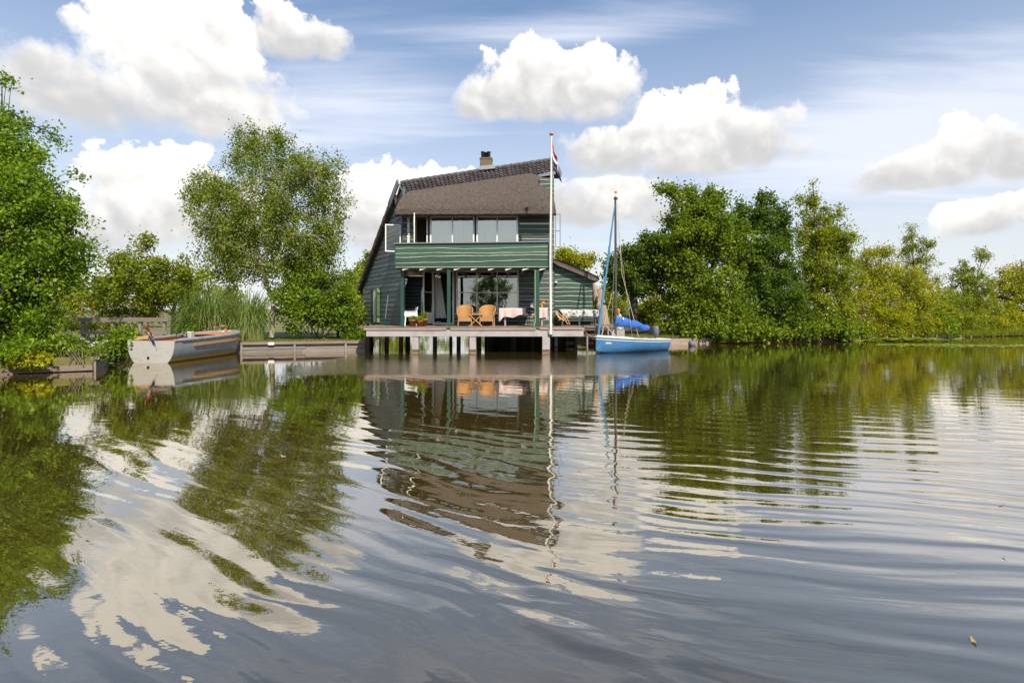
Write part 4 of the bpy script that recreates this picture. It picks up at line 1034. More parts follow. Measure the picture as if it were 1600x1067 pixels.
for k in range(7):
    a = k * 2 * math.pi / 7; mb = MB(); mb.tube([(.055 * math.cos(a), .055 * math.sin(a), .02), (.079 * math.cos(a), .079 * math.sin(a), .08), (.074 * math.cos(a), .074 * math.sin(a), .15), (.045 * math.cos(a), .045 * math.sin(a), .215)], .007, 5); mb.build('rib', M['black'], c, local=True)
# orange bird ornament
c = empty('bird_ornament', (X(847.5, ty), ty - .1, tz + .006), 'orange bird ornament on the table end beside the green post', 'ornament')
mb = MB(); mb.tube([(-.03, 0, 0), (-.035, 0, .08), (-.03, 0, .17), (.0, 0, .235), (.05, 0, .235), (.12, 0, .19), (.15, 0, .16)], [.05, .05, .045, .06, .055, .03, .008], 12); mb.build('body', M['orange'], c, local=True)
mb = MB(); mb.tube([(-.02, 0, .23), (-.015, 0, .31)], [.02, .008], 8); mb.build('crest', M['knob'], c, local=True)
# kettle barbecue
by = 22.85; c = empty('kettle_barbecue', (X(829, by), by, DZ), 'black kettle barbecue standing before the striped tablecloth', 'barbecue')
hz_ = Z(485.5, by) - DZ
mb = MB(); mb.lathe((0, 0, hz_), [(0, -.14), (.12, -.13), (.20, -.07), (.235, .0)], 22); mb.build('bowl', M['kettle'], c, local=True)
mb = MB(); mb.lathe((0, 0, hz_), [(.24, .002), (.225, .06), (.16, .11), (.05, .135), (0, .138)], 22); l_ = mb.build('lid', M['kettle'], c, local=True)
mb = MB(); mb.tube([(-.05, 0, hz_ + .13), (-.04, 0, hz_ + .17), (.04, 0, hz_ + .17), (.05, 0, hz_ + .13)], .01, 6); mb.build('handle', M['black'], l_, local=True)
mb = MB(); mb.box(.0, .16, -.25, -.235, hz_ - .06, hz_ - .02); mb.build('vent_plate', M['steel'], c, local=True)
for k in range(3):
    a = R(-110) + k * R(120); mb = MB(); mb.tube([(.12 * math.cos(a), .12 * math.sin(a), hz_ - .10), (.24 * math.cos(a), .24 * math.sin(a), 0)], .014, 7); mb.build('leg', M['black'], c, local=True)
mb = MB(); mb.lathe((0, 0, .18), [(0, 0), (.13, .01), (.14, .03), (0, .02)], 16); mb.build('ash_pan', M['steel'], c, local=True)
# bench with sprigged mattress, deckchair
by = 24.45; bx0_, bx1_ = X(874, by), X(934, by)
c = empty('terrace_daybed', ((bx0_ + bx1_) / 2, by, DZ), 'dark frame daybed with white sprigged mattress before the annex', 'daybed')
zt, zf = Z(483.8, by), Z(495.5, by)
mb = MB()
def matt(u, v):
    x_ = bx0_ + (bx1_ - bx0_) * u; k = min(1, v * 1.6)
    y_ = by + .32 - .62 * min(1, v / .75); z_ = zt - .05 * (v / .75) if v < .75 else zt - .05 - (v - .75) / .25 * (zt - .05 - zf)
    return (x_ + .0 + (.35 * (1 - u) * (1 if v > .75 else 0) * (v - .75) * 2), y_ - (.03 * math.sin(u * 20) if v > .75 else 0), z_ + .01 * math.sin(u * 11))
mb.grid(matt, 30, 16); mb.build('mattress', M['sprig'], c, solid=.03)
for z_ in (Z(497, by), Z(500.3, by)):
    mb = MB(); mb.box(bx0_ + .1, bx1_ - .15, by - .33, by - .28, z_ - .03, z_ + .015); mb.build('rail', M['greypot'], c)
mb = MB(); mb.box(bx0_ + .05, bx1_ - .1, by - .28, by + .3, zf - .05, zf - .01); mb.build('seat_base', M['greypot'], c)
for x_ in (bx0_ + .12, bx1_ - .2, (bx0_ + bx1_) / 2):
    for y_ in (by - .27, by + .25):
        mb = MB(); mb.box(x_ - .03, x_ + .03, y_ - .03, y_ + .03, DZ, zf - .04); mb.build('leg', M['greypot'], c)
mb = MB(); mb.box(bx0_ - .05, bx0_ + .30, by + .3, by + .34, DZ + .3, zt); mb.build('headboard', M['greypot'], c)
dy_ = 23.2; c = empty('deckchair', (X(881, dy_), dy_, DZ), 'folded pine deckchair leaning open in front of the daybed', 'deckchair')
def pt(px_, py_, o_): return Vector((X(px_, dy_), dy_ + o_, Z(py_, dy_))) 
for o_ in (-.25, .25):
    sh = 5.5 if o_ > 0 else 0
    for a, b in (((865.5 + sh, 486), (880 + sh, 501.5)), ((878 + sh, 492), (886 + sh, 506.3)), ((872 + sh, 500), (888 + sh, 494))):
        mb = MB(); p, q_ = pt(*a, o_), pt(*b, o_); p.z = max(p.z, DZ + .015); q_.z = max(q_.z, DZ + .015); mb.bar(p, q_, .03, .045, up=(0, 1, 0)); mb.build('frame_bar', M['pine'], c)
for a in ((886, 506), (865.5, 486), (880, 501)):
    mb = MB(); p, q_ = pt(*a, -.25), pt(a[0] + 5.5, a[1], .25); p.z = max(p.z, DZ + .015); q_.z = max(q_.z, DZ + .015); mb.bar(p, q_, .03, .03); mb.build('cross_bar', M['pine'], c)
mb = MB(); a, b, a2, b2 = pt(866, 487, -.22), pt(880, 500, -.22), pt(871, 487, .22), pt(885, 500, .22)
mb.grid(lambda u, v: (a.lerp(b, v).lerp(a2.lerp(b2, v), u)) - Vector((0, 0, .12 * math.sin(v * math.pi))), 6, 10); mb.build('canvas', M['beige'], c)
# broom leaning on the oblique wall
c = empty('garden_broom', (X(602, 24.6), 24.6, DZ), 'thin pale broom leaning on the oblique boarded wall', 'broom')
p0 = Vector((X(601.5, 25.0), 25.0, DZ)); p1 = Vector((X(606.4, 26.2), 26.2, Z(461.5, 26.2)))
mb = MB(); mb.tube([p0 + Vector((0, 0, .18)), p1], .014, 7); mb.build('handle', M['lead'], c)
mb = MB(); mb.hexa([p0 + Vector(v_) for v_ in ((-.10, -.03, 0), (.10, -.03, 0), (.10, .03, 0), (-.10, .03, 0), (-.05, -.02, .2), (.05, -.02, .2), (.05, .02, .2), (-.05, .02, .2))]); mb.build('bristles', mat('teal_bristle', (.03, .25, .22)), c)
# flagpole and flag
fy = BY - .14; fxp = X(860.6, fy)
c = empty('flagpole', (fxp, fy, .75), 'tall white flagpole with orange cap standing at the terrace edge', 'flagpole')
ftop = Z(211, fy)
mb = MB(); mb.tube([(fxp, fy, .80), (fxp - .02, fy, 4), (fxp + .03, fy, ftop)], [.052, .046, .032], 12); mb.build('pole', M['polewhite'], c)
mb = MB(); mb.lathe((fxp + .03, fy, ftop), [(0, 0), (.085, 0), (.095, .03), (.085, .07), (0, .09)], 14); mb.build('cap', M['knob'], c)
mb = MB(); mb.box(fxp - .09, fxp + .09, fy - .02, fy + .16, .80, .98); mb.build('foot_bracket', M['steel'], c)
mb = MB(); mb.tube([(fxp + .06, fy - .02, 1.6), (fxp + .075, fy - .02, 5), (fxp + .08, fy - .02, ftop - .2)], .006, 5); mb.build('halyard', M['rope'], c)
mb = MB(); hz0 = Z(217, fy)
def flagf(u, v):
    # u down the hoist, v along the fly: limp cloth, falling almost straight down in folds
    z_ = hz0 - u * 1.05 - v * (1.02 - .12 * u) - .06 * math.sin(v * 5)
    x_ = fxp + .06 + (.05 + .34 * math.sin(min(1, v * 1.3 + .12 * u) * math.pi * .55)) * (v ** .6) * (.45 + .55 * u) + .05 * math.sin(v * 9 + u * 5) * v
    y_ = fy - .02 + .07 * math.sin(u * 15 + v * 6) * (v ** .5)
    return (x_, y_, z_)
mb.grid(flagf, 30, 26, mi=lambda u, v: 0 if u < 1 / 3 else (1 if u < 2 / 3 else 2))
tag(mb.build('flag', [M['red'], M['flagwhite'], M['navy']], None), 'limp red, white and blue flag hanging high on the white flagpole', 'flag')
# garden railing on the left
ry = 21.3; c = empty('garden_railing', (X(195, ry), ry, QZ), 'grey weathered plank railing beyond the flower bank', 'railing')
for z_, px0, px1, h_, s_ in ((Z(499.5, ry), 122, 264, .17, 0), (Z(519.5, ry), 124, 262, .14, 0)):
    xm = X((px0 + px1) / 2 + 14, ry)
    for a, b in ((X(px0, ry), xm - .004), (xm + .004, X(px1, ry))):
        mb = MB(); mb.box(a, b, ry - .03, ry + .02, z_ - h_ / 2, z_ + h_ / 2); mb.build('rail', M['rail'], c)
for px_ in (128, 174, 217.5, 255.5):
    mb = MB(); x_ = X(px_, ry); mb.box(x_ - .055, x_ + .055, ry + .022, ry + .12, QZ - .3, Z(497, ry)); mb.build('post', M['rail'], c)
mb = MB(); mb.bar((X(133, ry), ry - .06, Z(517, ry)), (X(141.5, ry), ry - .06, Z(503, ry)), .035, .035); mb.build('brace', M['timber'], c)
# ------------------------------------------------------------------ boats
def hull(L, fb, fz_, n=28, m=12, flat=.5):
    """rings of points: stations bow +x; fb(s)->half beam at sheer, fz_(s)->(keel z, sheer z)"""
    rings = []
    for i in range(n + 1):
        s = i / n; b = fb(s); k, h = fz_(s); r_ = []
        for j in range(m + 1):
            t_ = j / m; r_.append((s * L, b * (1 - (1 - t_) ** 2.3) ** flat, k + (h - k) * t_ ** 1.15))
        rings.append(r_)
    return rings
def skin(mb, rings, side, mi=0, j0=0, j1=None, off=0.0):
    m = len(rings[0]); j1 = j1 or m - 1
    vs = [(x_, side * (y_ + off), z_) for r_ in rings for (x_, y_, z_) in r_[j0:j1 + 1]]
    w = j1 - j0 + 1; fs = [(i * w + j, i * w + j + 1, (i + 1) * w + j + 1, (i + 1) * w + j) for i in range(len(rings) - 1) for j in range(w - 1)]
    mb.add(vs, fs if side > 0 else [f[::-1] for f in fs], mi, True)
# grey launch at the quay
hd = Vector((.085, .996, 0)).normalized(); tr0 = Vector((-12.44, 18.1, 0))
B = empty('grey_launch', tr0, 'grey open launch with pale transom and yellow waterline stripe moored at the quay', 'boat', None, math.atan2(hd.y, hd.x))
LL = 4.55
fbL = lambda s: .86 + .10 * math.sin(min(1, s / .8) * math.pi * .62) if s < .55 else max(.015, (.86 + .10 * math.sin(.6875 * math.pi * .62)) * (1 - ((s - .55) / .45) ** 2.6) ** .62)
fzL = lambda s: (-.18 + .25 * max(0, s - .75) ** 1.5, .76 + .12 * s ** 1.6)
rg_ = hull(LL, fbL, fzL, 36, 14, .45)
mb = MB(); skin(mb, rg_, 1); skin(mb, rg_, -1); mb.build('hull', M['alu'], B, local=True)
tp = [(-.012, y_, z_) for (x_, y_, z_) in rg_[0]]; tpm = [(a, -b, c_) for a, b, c_ in tp][::-1]
mb = MB(); mb.add(tp + tpm, [tuple(range(len(tp) * 2))[::-1]]); TRm = mb.build('transom', M['transom'], B, local=True, solid=.02)
mb = MB(); mb.lathe((0, 0, 0), [(0, 0), (.034, 0), (.045, .012), (.045, -.01)], 12); o = mb.build('exhaust', M['black'], TRm, local=True); o.location = (-.03, .09, .17); o.rotation_euler = (0, R(-90), 0)
for sd2 in (1, -1):
    mb = MB(); pts = [(r_[-1][0], sd2 * (r_[-1][1] - .02), r_[-1][2]) for r_ in rg_]; mb.tube(pts, [.05] * 3 + [.075] * (len(pts) - 3), 10); mb.build('gunwale', M['alu'], B, local=True)
    mb = MB()
    vs = []
    for r_ in rg_[:-1]:
        for z_ in (.045, .135):
            # hull half-breadth at height z_
            ys = [p[1] for p in r_]; zz = [p[2] for p in r_]; y_ = float(np.interp(z_, zz, ys)); vs.append((r_[0][0], sd2 * (y_ + .006), z_))
    fs = [(2 * i, 2 * i + 1, 2 * i + 3, 2 * i + 2) for i in range(len(rg_) - 2)]
    mb.add(vs, fs if sd2 > 0 else [f[::-1] for f in fs]); mb.build('waterline_stripe', M['yellow'], B, local=True)
    mb = MB(); pts = []
    for r_ in rg_[7:-2]:
        ys = [p[1] for p in r_]; zz = [p[2] for p in r_]; z_ = r_[-1][2] - .20; pts.append((r_[0][0], sd2 * (float(np.interp(z_, zz, ys)) + .02), z_))
    for a, b in zip(pts[:-1], pts[1:]): mb.bar(a, b, .04, .085)
    mb.build('rubbing_strake', M['teak'], B, local=True)
mb = MB(); inn = [[(x_, max(0.0, y_ - .05), max(z_, .12) + .015) for (x_, y_, z_) in r_] for r_ in rg_[1:-2]]; skin(mb, inn, 1); skin(mb, inn, -1); mb.build('lining', M['lining'], B, local=True)
mb = MB(); mb.grid(lambda u, v: (LL * (.62 + .345 * u), (2 * v - 1) * max(.01, fbL(.62 + .345 * u) - .07), fzL(.62 + .345 * u)[1] + .0 + .03 * math.sin(v * math.pi)), 14, 8); mb.build('foredeck', M['lining'], B, local=True, solid=.02)
mb = MB(); mb.box(.15, .75, -.72, .72, .38, .46); mb.build('stern_bench', M['lining'], B, local=True, bevel=.02)
mb = MB(); mb.grid(lambda u, v: (.12 + .22 * v, .15 + .62 * u, .78 + .16 * v * (1 - .35 * u) + .02 * math.sin(u * 6)), 8, 4); mb.build('bench_backrest', M['teak'], B, local=True, solid=.05)
mb = MB(); mb.box(1.78, 2.0, -.14, .14, .3, 1.0); CS = mb.build('console', M['transom'], B, local=True, bevel=.03)
mb = MB(); mb.tube([(1.62 + .06 * math.sin(k * math.pi / 9), .0 + .21 * math.cos(k * math.pi / 9) + .12, .86 + .20 * math.sin(k * math.pi / 9)) for k in range(19)], .016, 7)
for k in (1, 7, 13): mb.tube([(1.62, .12, .86), (1.62, .12 + .2 * math.cos(k * math.pi / 9), .86 + .2 * math.sin(k * math.pi / 9))], .012, 6)
mb.tube([(1.62, .12, .86), (1.78, .05, .80)], .02, 7); mb.build('steering_wheel', M['black'], CS, local=True)
mb = MB(); mb.tube([(-.02, .02, .72), (-.20, .06, 1.36)], .016, 8); mb.build('flagstaff', M['teak'], B, local=True)
mb = MB()
def bf(u, v):
    p = Vector((-.035 + -.165 * (1 - u), .02 + .04 * (1 - u), .80 + .53 * (1 - u)))
    return (p.x - .14 * v - .02 * math.sin(v * 8), p.y - .34 * v + .03 * math.sin(v * 10 + u * 3), p.z - .26 * v - .03 * math.sin(u * 4) * v)
Bm = Matrix.Translation(tr0) @ Matrix.Rotation(math.atan2(hd.y, hd.x), 4, 'Z')
mb.grid(lambda u, v: tuple(Bm @ Vector(bf(u, v))), 18, 12, mi=lambda u, v: 0 if u < 1 / 3 else (1 if u < 2 / 3 else 2))
tag(mb.build('boat_flag', [M['red'], M['flagwhite'], M['blue']], None), 'small red, white and blue flag drooping from the launch stern', 'flag')
mb = MB(); mb.tube([tuple(Bm @ Vector(v_)) for v_ in ((.0, -.75, .74), (.2, -1.1, .62), (.5, -1.5, .46))], .012, 6)
# blue sailing dinghy
bow, stn = Vector((3.52, 22.0, 0)), Vector((6.88, 24.05, 0)); hd2 = (bow - stn).normalized(); LS = (bow - stn).length
S = empty('sailing_dinghy', stn, 'blue sailing dinghy with dark mast and blue boom cover moored beside the jetty', 'boat', None, math.atan2(hd2.y, hd2.x))
fbS = lambda s: (.48 + .30 * math.sin(min(1, s / .9) * math.pi * .55)) if s < .45 else max(.012, (.48 + .30 * math.sin(.5 * math.pi * .55)) * (1 - ((s - .45) / .55) ** 2.0) ** .85)
fzS = lambda s: (-.14 + .22 * max(0, (s - .7) / .3) ** 2 + .10 * max(0, .25 - s), .50 + .20 * s ** 1.5)
rs = hull(LS, fbS, fzS, 36, 14, .5)
for r_ in rs[-4:]:
    pass
mb = MB(); jw = 4
skin(mb, rs, 1); skin(mb, rs, -1)
SH = mb.build('hull', M['hullblue'], S, local=True)
mb = MB()
tp = [(-.01, y_, z_) for (x_, y_, z_) in rs[0]]; tpm = [(a, -b, c_) for a, b, c_ in tp][::-1]; mb.add(tp + tpm, [tuple(range(len(tp) * 2))[::-1]]); mb.build('transom', M['hullblue'], S, local=True, solid=.02)
for sd2 in (1, -1):
    for nm, zf_, h_, m_ in (('gunwale', 0.0, .05, 'hullwhite'), ('white_stripe', -.10, .026, 'plastic')):
        mb = MB(); pts = []
        for r_ in rs:
            ys = [p[1] for p in r_]; zz = [p[2] for p in r_]; z_ = r_[-1][2] + zf_; pts.append((r_[0][0], sd2 * (float(np.interp(z_, zz, ys)) + (.012 if zf_ == 0 else .004)), z_))
        for a, b in zip(pts[:-1], pts[1:]): mb.bar(a, b, .05 if zf_ == 0 else .012, h_)
        mb.build(nm, M[m_], S, local=True)
    mb = MB(); vs = []
    for r_ in rs:
        for z_ in (-.1, .035):
            ys = [p[1] for p in r_]; zz = [p[2] for p in r_]; vs.append((r_[0][0], sd2 * (float(np.interp(max(z_, zz[0]), zz, ys)) + .005), max(z_, zz[0])))
    fs = [(2 * i, 2 * i + 1, 2 * i + 3, 2 * i + 2) for i in range(len(rs) - 1)]; mb.add(vs, fs if sd2 > 0 else [f[::-1] for f in fs]); mb.build('bottom_paint', M['hullbottom'], S, local=True)
mb = MB(); mb.grid(lambda u, v: (LS * (.58 + .41 * u), (2 * v - 1) * fbS(.58 + .41 * u), fzS(.58 + .41 * u)[1] + .02 + .05 * math.sin(v * math.pi)), 14, 8); mb.build('foredeck', M['hullwhite'], S, local=True)
for sd2 in (1, -1):
    mb = MB(); mb.grid(lambda u, v: (LS * .58 * u, sd2 * (fbS(.58 * u) - .16 * v), fzS(.58 * u)[1] + .02), 12, 2); mb.build('side_deck', M['hullwhite'], S, local=True, solid=.01)
mb = MB(); mb.box(.0, LS * .12, -.44, .44, .50, .525); mb.build('stern_deck', M['hullwhite'], S, local=True)
mb = MB(); inn = [[(x_, max(0.0, y_ - .06), max(z_, .1) + .01) for (x_, y_, z_) in r_] for r_ in rs[1:22]]; skin(mb, inn, 1); skin(mb, inn, -1); mb.build('cockpit', M['hullwhite'], S, local=True)
mxl = LS * .72; mtop = Z(308, 22.6)
mb = MB(); mb.tube([(mxl, 0, .3), (mxl, .0, 3), (mxl + .02, 0, mtop)], [.055, .055, .042], 10); MS = mb.build('mast', M['mast'], S, local=True)
mb = MB(); mb.box(mxl - .07, mxl + .07, -.05, .05, mtop - .12, mtop - .02); mb.build('masthead', M['mast'], MS, local=True)
mb = MB(); mb.tube([(mxl, 0, mtop), (mxl, 0, mtop + .22)], .008, 5); mb.box(mxl - .06, mxl + .06, -.02, .02, mtop + .16, mtop + .24); mb.build('wind_vane', M['knob'], MS, local=True)
fs0, fs1 = Vector((LS * .97, 0, .74)), Vector((mxl + .05, 0, mtop - .35))
mb = MB(); k = 24; mb.tube([fs0.lerp(fs1, i / k) for i in range(k + 1)], [.024 + .034 * (1 - (i / k)) ** .6 * min(1, i / 2) + .005 * math.sin(i * 2.1) for i in range(k + 1)], 9); mb.build('furled_jib', M['jib'], S, local=True)
mb = MB(); p = fs0.lerp(fs1, .24); mb.lathe((0, 0, 0), [(0, -.05), (.08, -.05), (.11, .0), (.08, .05), (0, .05)], 12); o = mb.build('fender', M['black'], S, local=True); o.location = p + Vector((-.1, .02, 0))
for sd2 in (1, -1):
    mb = MB(); mb.tube([(mxl - .35, sd2 * fbS(.62), .62), (mxl, 0, mtop - .7)], .006, 5); mb.build('shroud', M['rope'], S, local=True)
mb = MB(); mb.tube([(LS * .36, -.05, .55), (mxl - .35, 0, 3.4), (mxl - .1, 0, mtop - .3)], [.016, .013, .008], 6); mb.build('topping_line', M['rope'], S, local=True)
for a, b in (((LS * .93, .06, .72), (mxl + .25, .03, 2.5)), ((LS * .9, -.1, .7), (LS * .85, -.05, 1.6))):
    mb = MB(); mb.tube([a, tuple((Vector(a) + Vector(b)) / 2 + Vector((.04, 0, -.05))), b], .009, 5); mb.build('rope', M['rope'], S, local=True)
mb = MB(); mb.tube([(LS * .86, 0, 1.15), (LS * .80, .05, .9), (LS * .74, .1, .72)], .014, 6); mb.build('rope', M['rope'], S, local=True)
zb0, zb1 = Z(500, 22.7), Z(512.5, 23.6)
mb = MB(); pts = []; rad = []
for i in range(21):
    s = i / 20; pts.append((mxl + .04 - (LS * .72 - LS * .20) * s, .02 * math.sin(i), zb0 + (zb1 - zb0) * s - .02 * math.sin(s * 9)))
    rad.append((.215 - .10 * s ** 1.2 + .012 * math.sin(i * 1.3)) * (.8 if i == 0 else (.6 if i == 20 else 1)))
mb.tube(pts, rad, 14); o = mb.build('boom_cover', M['cover'], S, local=True)
for v_ in o.data.vertices: v_.co.y *= .55; v_.co.z += .03 * math.sin(v_.co.x * 9 + v_.co.y * 14) - .02 * abs(math.sin(v_.co.x * 17))
mb = MB(); mb.box(mxl - .32, mxl - .24, .165, .172, zb0 + .02, zb0 + .12); mb.build('cover_patch', M['plastic'], S, local=True)
mx = LS * .13
mb = MB(); mb.lathe((mx - .1, 0, .62), [(.04, -.15), (.06, .0), (.13, .06), (.15, .2), (.15, .36), (.10, .46), (0, .48)], 14); MO = mb.build('outboard_motor', M['motor'], S, local=True)
mb = MB(); mb.box(mx - .14, mx - .06, -.05, .05, .3, .55); mb.build('bracket', M['jib'], MO, local=True)
mb = MB(); mb.tube([(mx - .02, 0, .82), (mx + .28, .02, .86)], .018, 7); mb.build('tiller', M['black'], MO, local=True)
yb = float(np.interp(.47, [p[2] for p in rs[33]], [p[1] for p in rs[33]]))
for sd2 in (1, -1):
    mb = MB(); vs = []
    for i in (31, 32, 33):
        for z_ in (.405, .455):
            vs.append((rs[i][0][0], sd2 * (float(np.interp(z_, [p[2] for p in rs[i]], [p[1] for p in rs[i]])) + .006), z_))
    mb.add(vs, [(0, 1, 3, 2), (2, 3, 5, 4)] if sd2 > 0 else [(2, 3, 1, 0), (4, 5, 3, 2)]); mb.build('name_mark', M['plastic'], S, local=True)
mb = MB(); a = bow + Vector((.05, .12, .66)); b = Vector((X(909, 22.3), 22.3, 1.03))
mb.tube([a, a.lerp(b, .5) + Vector((0, 0, -.12)), b], .008, 5); tag(mb.build('mooring_line', M['rope'], None), 'thin mooring line from the blue bow to the deck corner', 'rope')
# buoy
yb_ = 26.4; mb = MB(); rb = 5.6 / F * yb_; mb.lathe((X(1081, yb_), yb_, rb * .55), [(rb * math.sin(a_ * math.pi / 12), -rb * math.cos(a_ * math.pi / 12)) for a_ in range(13)], 20)
mb.tube([(X(1081, yb_), yb_, rb * 1.5), (X(1081, yb_), yb_, rb * 1.8)], .03, 8)
tag(mb.build('mooring_buoy', M['buoy'], None), 'round grey mooring buoy floating near the overhanging trees', 'buoy')
# fallen leaves on the water
lf = leafmat('fallen_leaf', [(.30, .12, .03), (.36, .26, .06), (.30, .30, .10)], .1)
for k, (px_, py_, s_, lab) in enumerate(((1565, 790, .06, 'brown curled leaf floating on open water below the yellow willows'), (1521, 1003, .05, 'pale yellow leaf floating on the rippled water by itself'),
                                   (443, 714, .11, 'long green leaf floating over the reflected birch'), (470, 752, .08, 'orange leaf floating over the reflected birch'), (1567, 870, .04, 'white fleck of leaf floating on rippled open water'), (905, 736, .05, 'tiny tan leaf floating beside the reflected mast'))):
    Yw = F * CZ / (py_ - HY); x_ = X(px_, Yw); mb = MB(); a = k * 1.3
    ca, sa = math.cos(a) * s_, math.sin(a) * s_
    s_ *= .6; ca *= .6; sa *= .6
    mb.add([(x_ - ca, Yw - sa, .012), (x_ - sa * .4, Yw + ca * .4, .006), (x_ + ca, Yw + sa, .022), (x_ + sa * .4, Yw - ca * .4, .006), (x_, Yw, .004)], [(0, 4, 1), (1, 4, 2), (2, 4, 3), (3, 4, 0)])
    tag(mb.build('floating_leaf', lf, None), lab, 'leaf')
# person on the lawn behind the dinghy
py_ = 29.6; pxw = X(966, py_)
c = empty('person', (pxw, py_, .30), 'person in pale patterned dress standing on the bank behind the mast', 'person', None, R(172))
def skinned(name, joints, edges, parent, m_, lv=2):
    me = bpy.data.meshes.new(name); me.from_pydata([j[:3] for j in joints], edges, []); me.update()
    o_ = bpy.data.objects.new(name, me); COL.objects.link(o_); o_.parent = parent; me.materials.append(m_)
    sk = o_.modifiers.new('skin', 'SKIN'); sk.use_smooth_shade = True
    if not me.skin_vertices: pass
    for i, j in enumerate(joints):
        me.skin_vertices[0].data[i].radius = (j[3], j[3] * (j[4] if len(j) > 4 else 1))
        me.skin_vertices[0].data[i].use_root = (i == 0)
    sb = o_.modifiers.new('sub', 'SUBSURF'); sb.levels = lv; sb.render_levels = lv
    return o_
skin_m = mat('skin', (.50, .29, .20), .55, .06, 4); dress = M['sprig']
J_ = [(0, 0, .82, .13, .8), (0, 0, 1.02, .11, .75), (0, 0, 1.20, .13, .7), (0, .0, 1.29, .055), (0, 0, 1.36, .05), (0, -.01, 1.46, .085, 1.1), (0, -.01, 1.52, .07),
      (.155, 0, 1.22, .045), (.22, -.02, 1.0, .036), (.19, -.13, .82, .026), (.17, -.17, .74, .03), (-.155, 0, 1.22, .045), (-.21, .0, .99, .036), (-.20, -.06, .78, .026), (-.2, -.07, .69, .03),
      (.085, 0, .76, .085), (.09, -.01, .43, .05), (.09, .02, .08, .034), (.09, -.10, .03, .03), (-.085, 0, .76, .085), (-.09, -.01, .43, .05), (-.09, .02, .08, .034), (-.09, -.10, .03, .03)]
E_ = [(0, 1), (1, 2), (2, 3), (3, 4), (4, 5), (5, 6), (2, 7), (7, 8), (8, 9), (9, 10), (2, 11), (11, 12), (12, 13), (13, 14), (0, 15), (15, 16), (16, 17), (17, 18), (0, 19), (19, 20), (20, 21), (21, 22)]
mb = MB(); 
try:
    body = None
    me_ = bpy.data.meshes.new('body'); me_.from_pydata([j[:3] for j in J_], E_, []); me_.update(); me_.materials.append(skin_m)
    body = bpy.data.objects.new('body', me_); COL.objects.link(body); body.parent = c
    sk = body.modifiers.new('skin', 'SKIN'); sk.use_smooth_shade = True
    for i, j in enumerate(J_):
        sv_ = me_.skin_vertices[0].data[i]; sv_.radius = (j[3], j[3] * (j[4] if len(j) > 4 else 1)); sv_.use_root = (i == 0)
    sb = body.modifiers.new('sub', 'SUBSURF'); sb.levels = 2; sb.render_levels = 2
except Exception as ex:
    print('skin failed', ex)
mb = MB(); pr = [(.30, .42), (.27, .6), (.20, .80), (.145, 1.0), (.165, 1.15), (.15, 1.25), (.07, 1.31)]
mb.lathe((0, 0, 0), pr, 20); o = mb.build('dress', dress, c, local=True)
for v_ in o.data.vertices: v_.co.y *= .75
mb = MB(); mb.grid(lambda u, v: (.115 * math.sin(v * math.pi * .62) * math.cos(u * 2 * math.pi), .025 + .115 * math.sin(v * math.pi * .62) * math.sin(u * 2 * math.pi), 1.475 + .115 * math.cos(v * math.pi * .62)), 16, 8)
mb.tube([(0, .08, 1.5), (.0, .12, 1.38), (.01, .11, 1.22)], [.09, .085, .04], 10); mb.build('hair', mat('ginger_hair', (.50, .20, .06), .6, .3, 20), c, local=True)
# ------------------------------------------------------------------ vegetation
def branch_tubes(paths, radii, sides=5):
    """many tapered tubes at once -> verts, quads (numpy)"""
    V = []; L = []; base = 0
    for pts, rad in zip(paths, radii):
        pts = np.asarray(pts, dtype=float); n = len(pts)
        d = np.gradient(pts, axis=0); d /= np.linalg.norm(d, axis=1)[:, None] + 1e-9
        ref = np.array([.3, .9, .1]) if abs(d[:, 2]).mean() > .7 else np.array([0, 0, 1.0])
        s = np.cross(d, ref); s /= np.linalg.norm(s, axis=1)[:, None] + 1e-9; u = np.cross(s, d)
        an = np.arange(sides) * 2 * math.pi / sides
        ring = pts[:, None, :] + (s[:, None, :] * np.cos(an)[None, :, None] + u[:, None, :] * np.sin(an)[None, :, None]) * np.asarray(rad)[:, None, None]
        V.append(ring.reshape(-1, 3))
        i = np.arange(n - 1)[:, None] * sides; k = np.arange(sides)[None, :]; k2 = (k + 1) % sides
        L.append((np.stack([i + k, i + k2, i + sides + k2, i + sides + k], -1) + base).reshape(-1, 4)); base += n * sides
    return np.concatenate(V), np.concatenate(L)
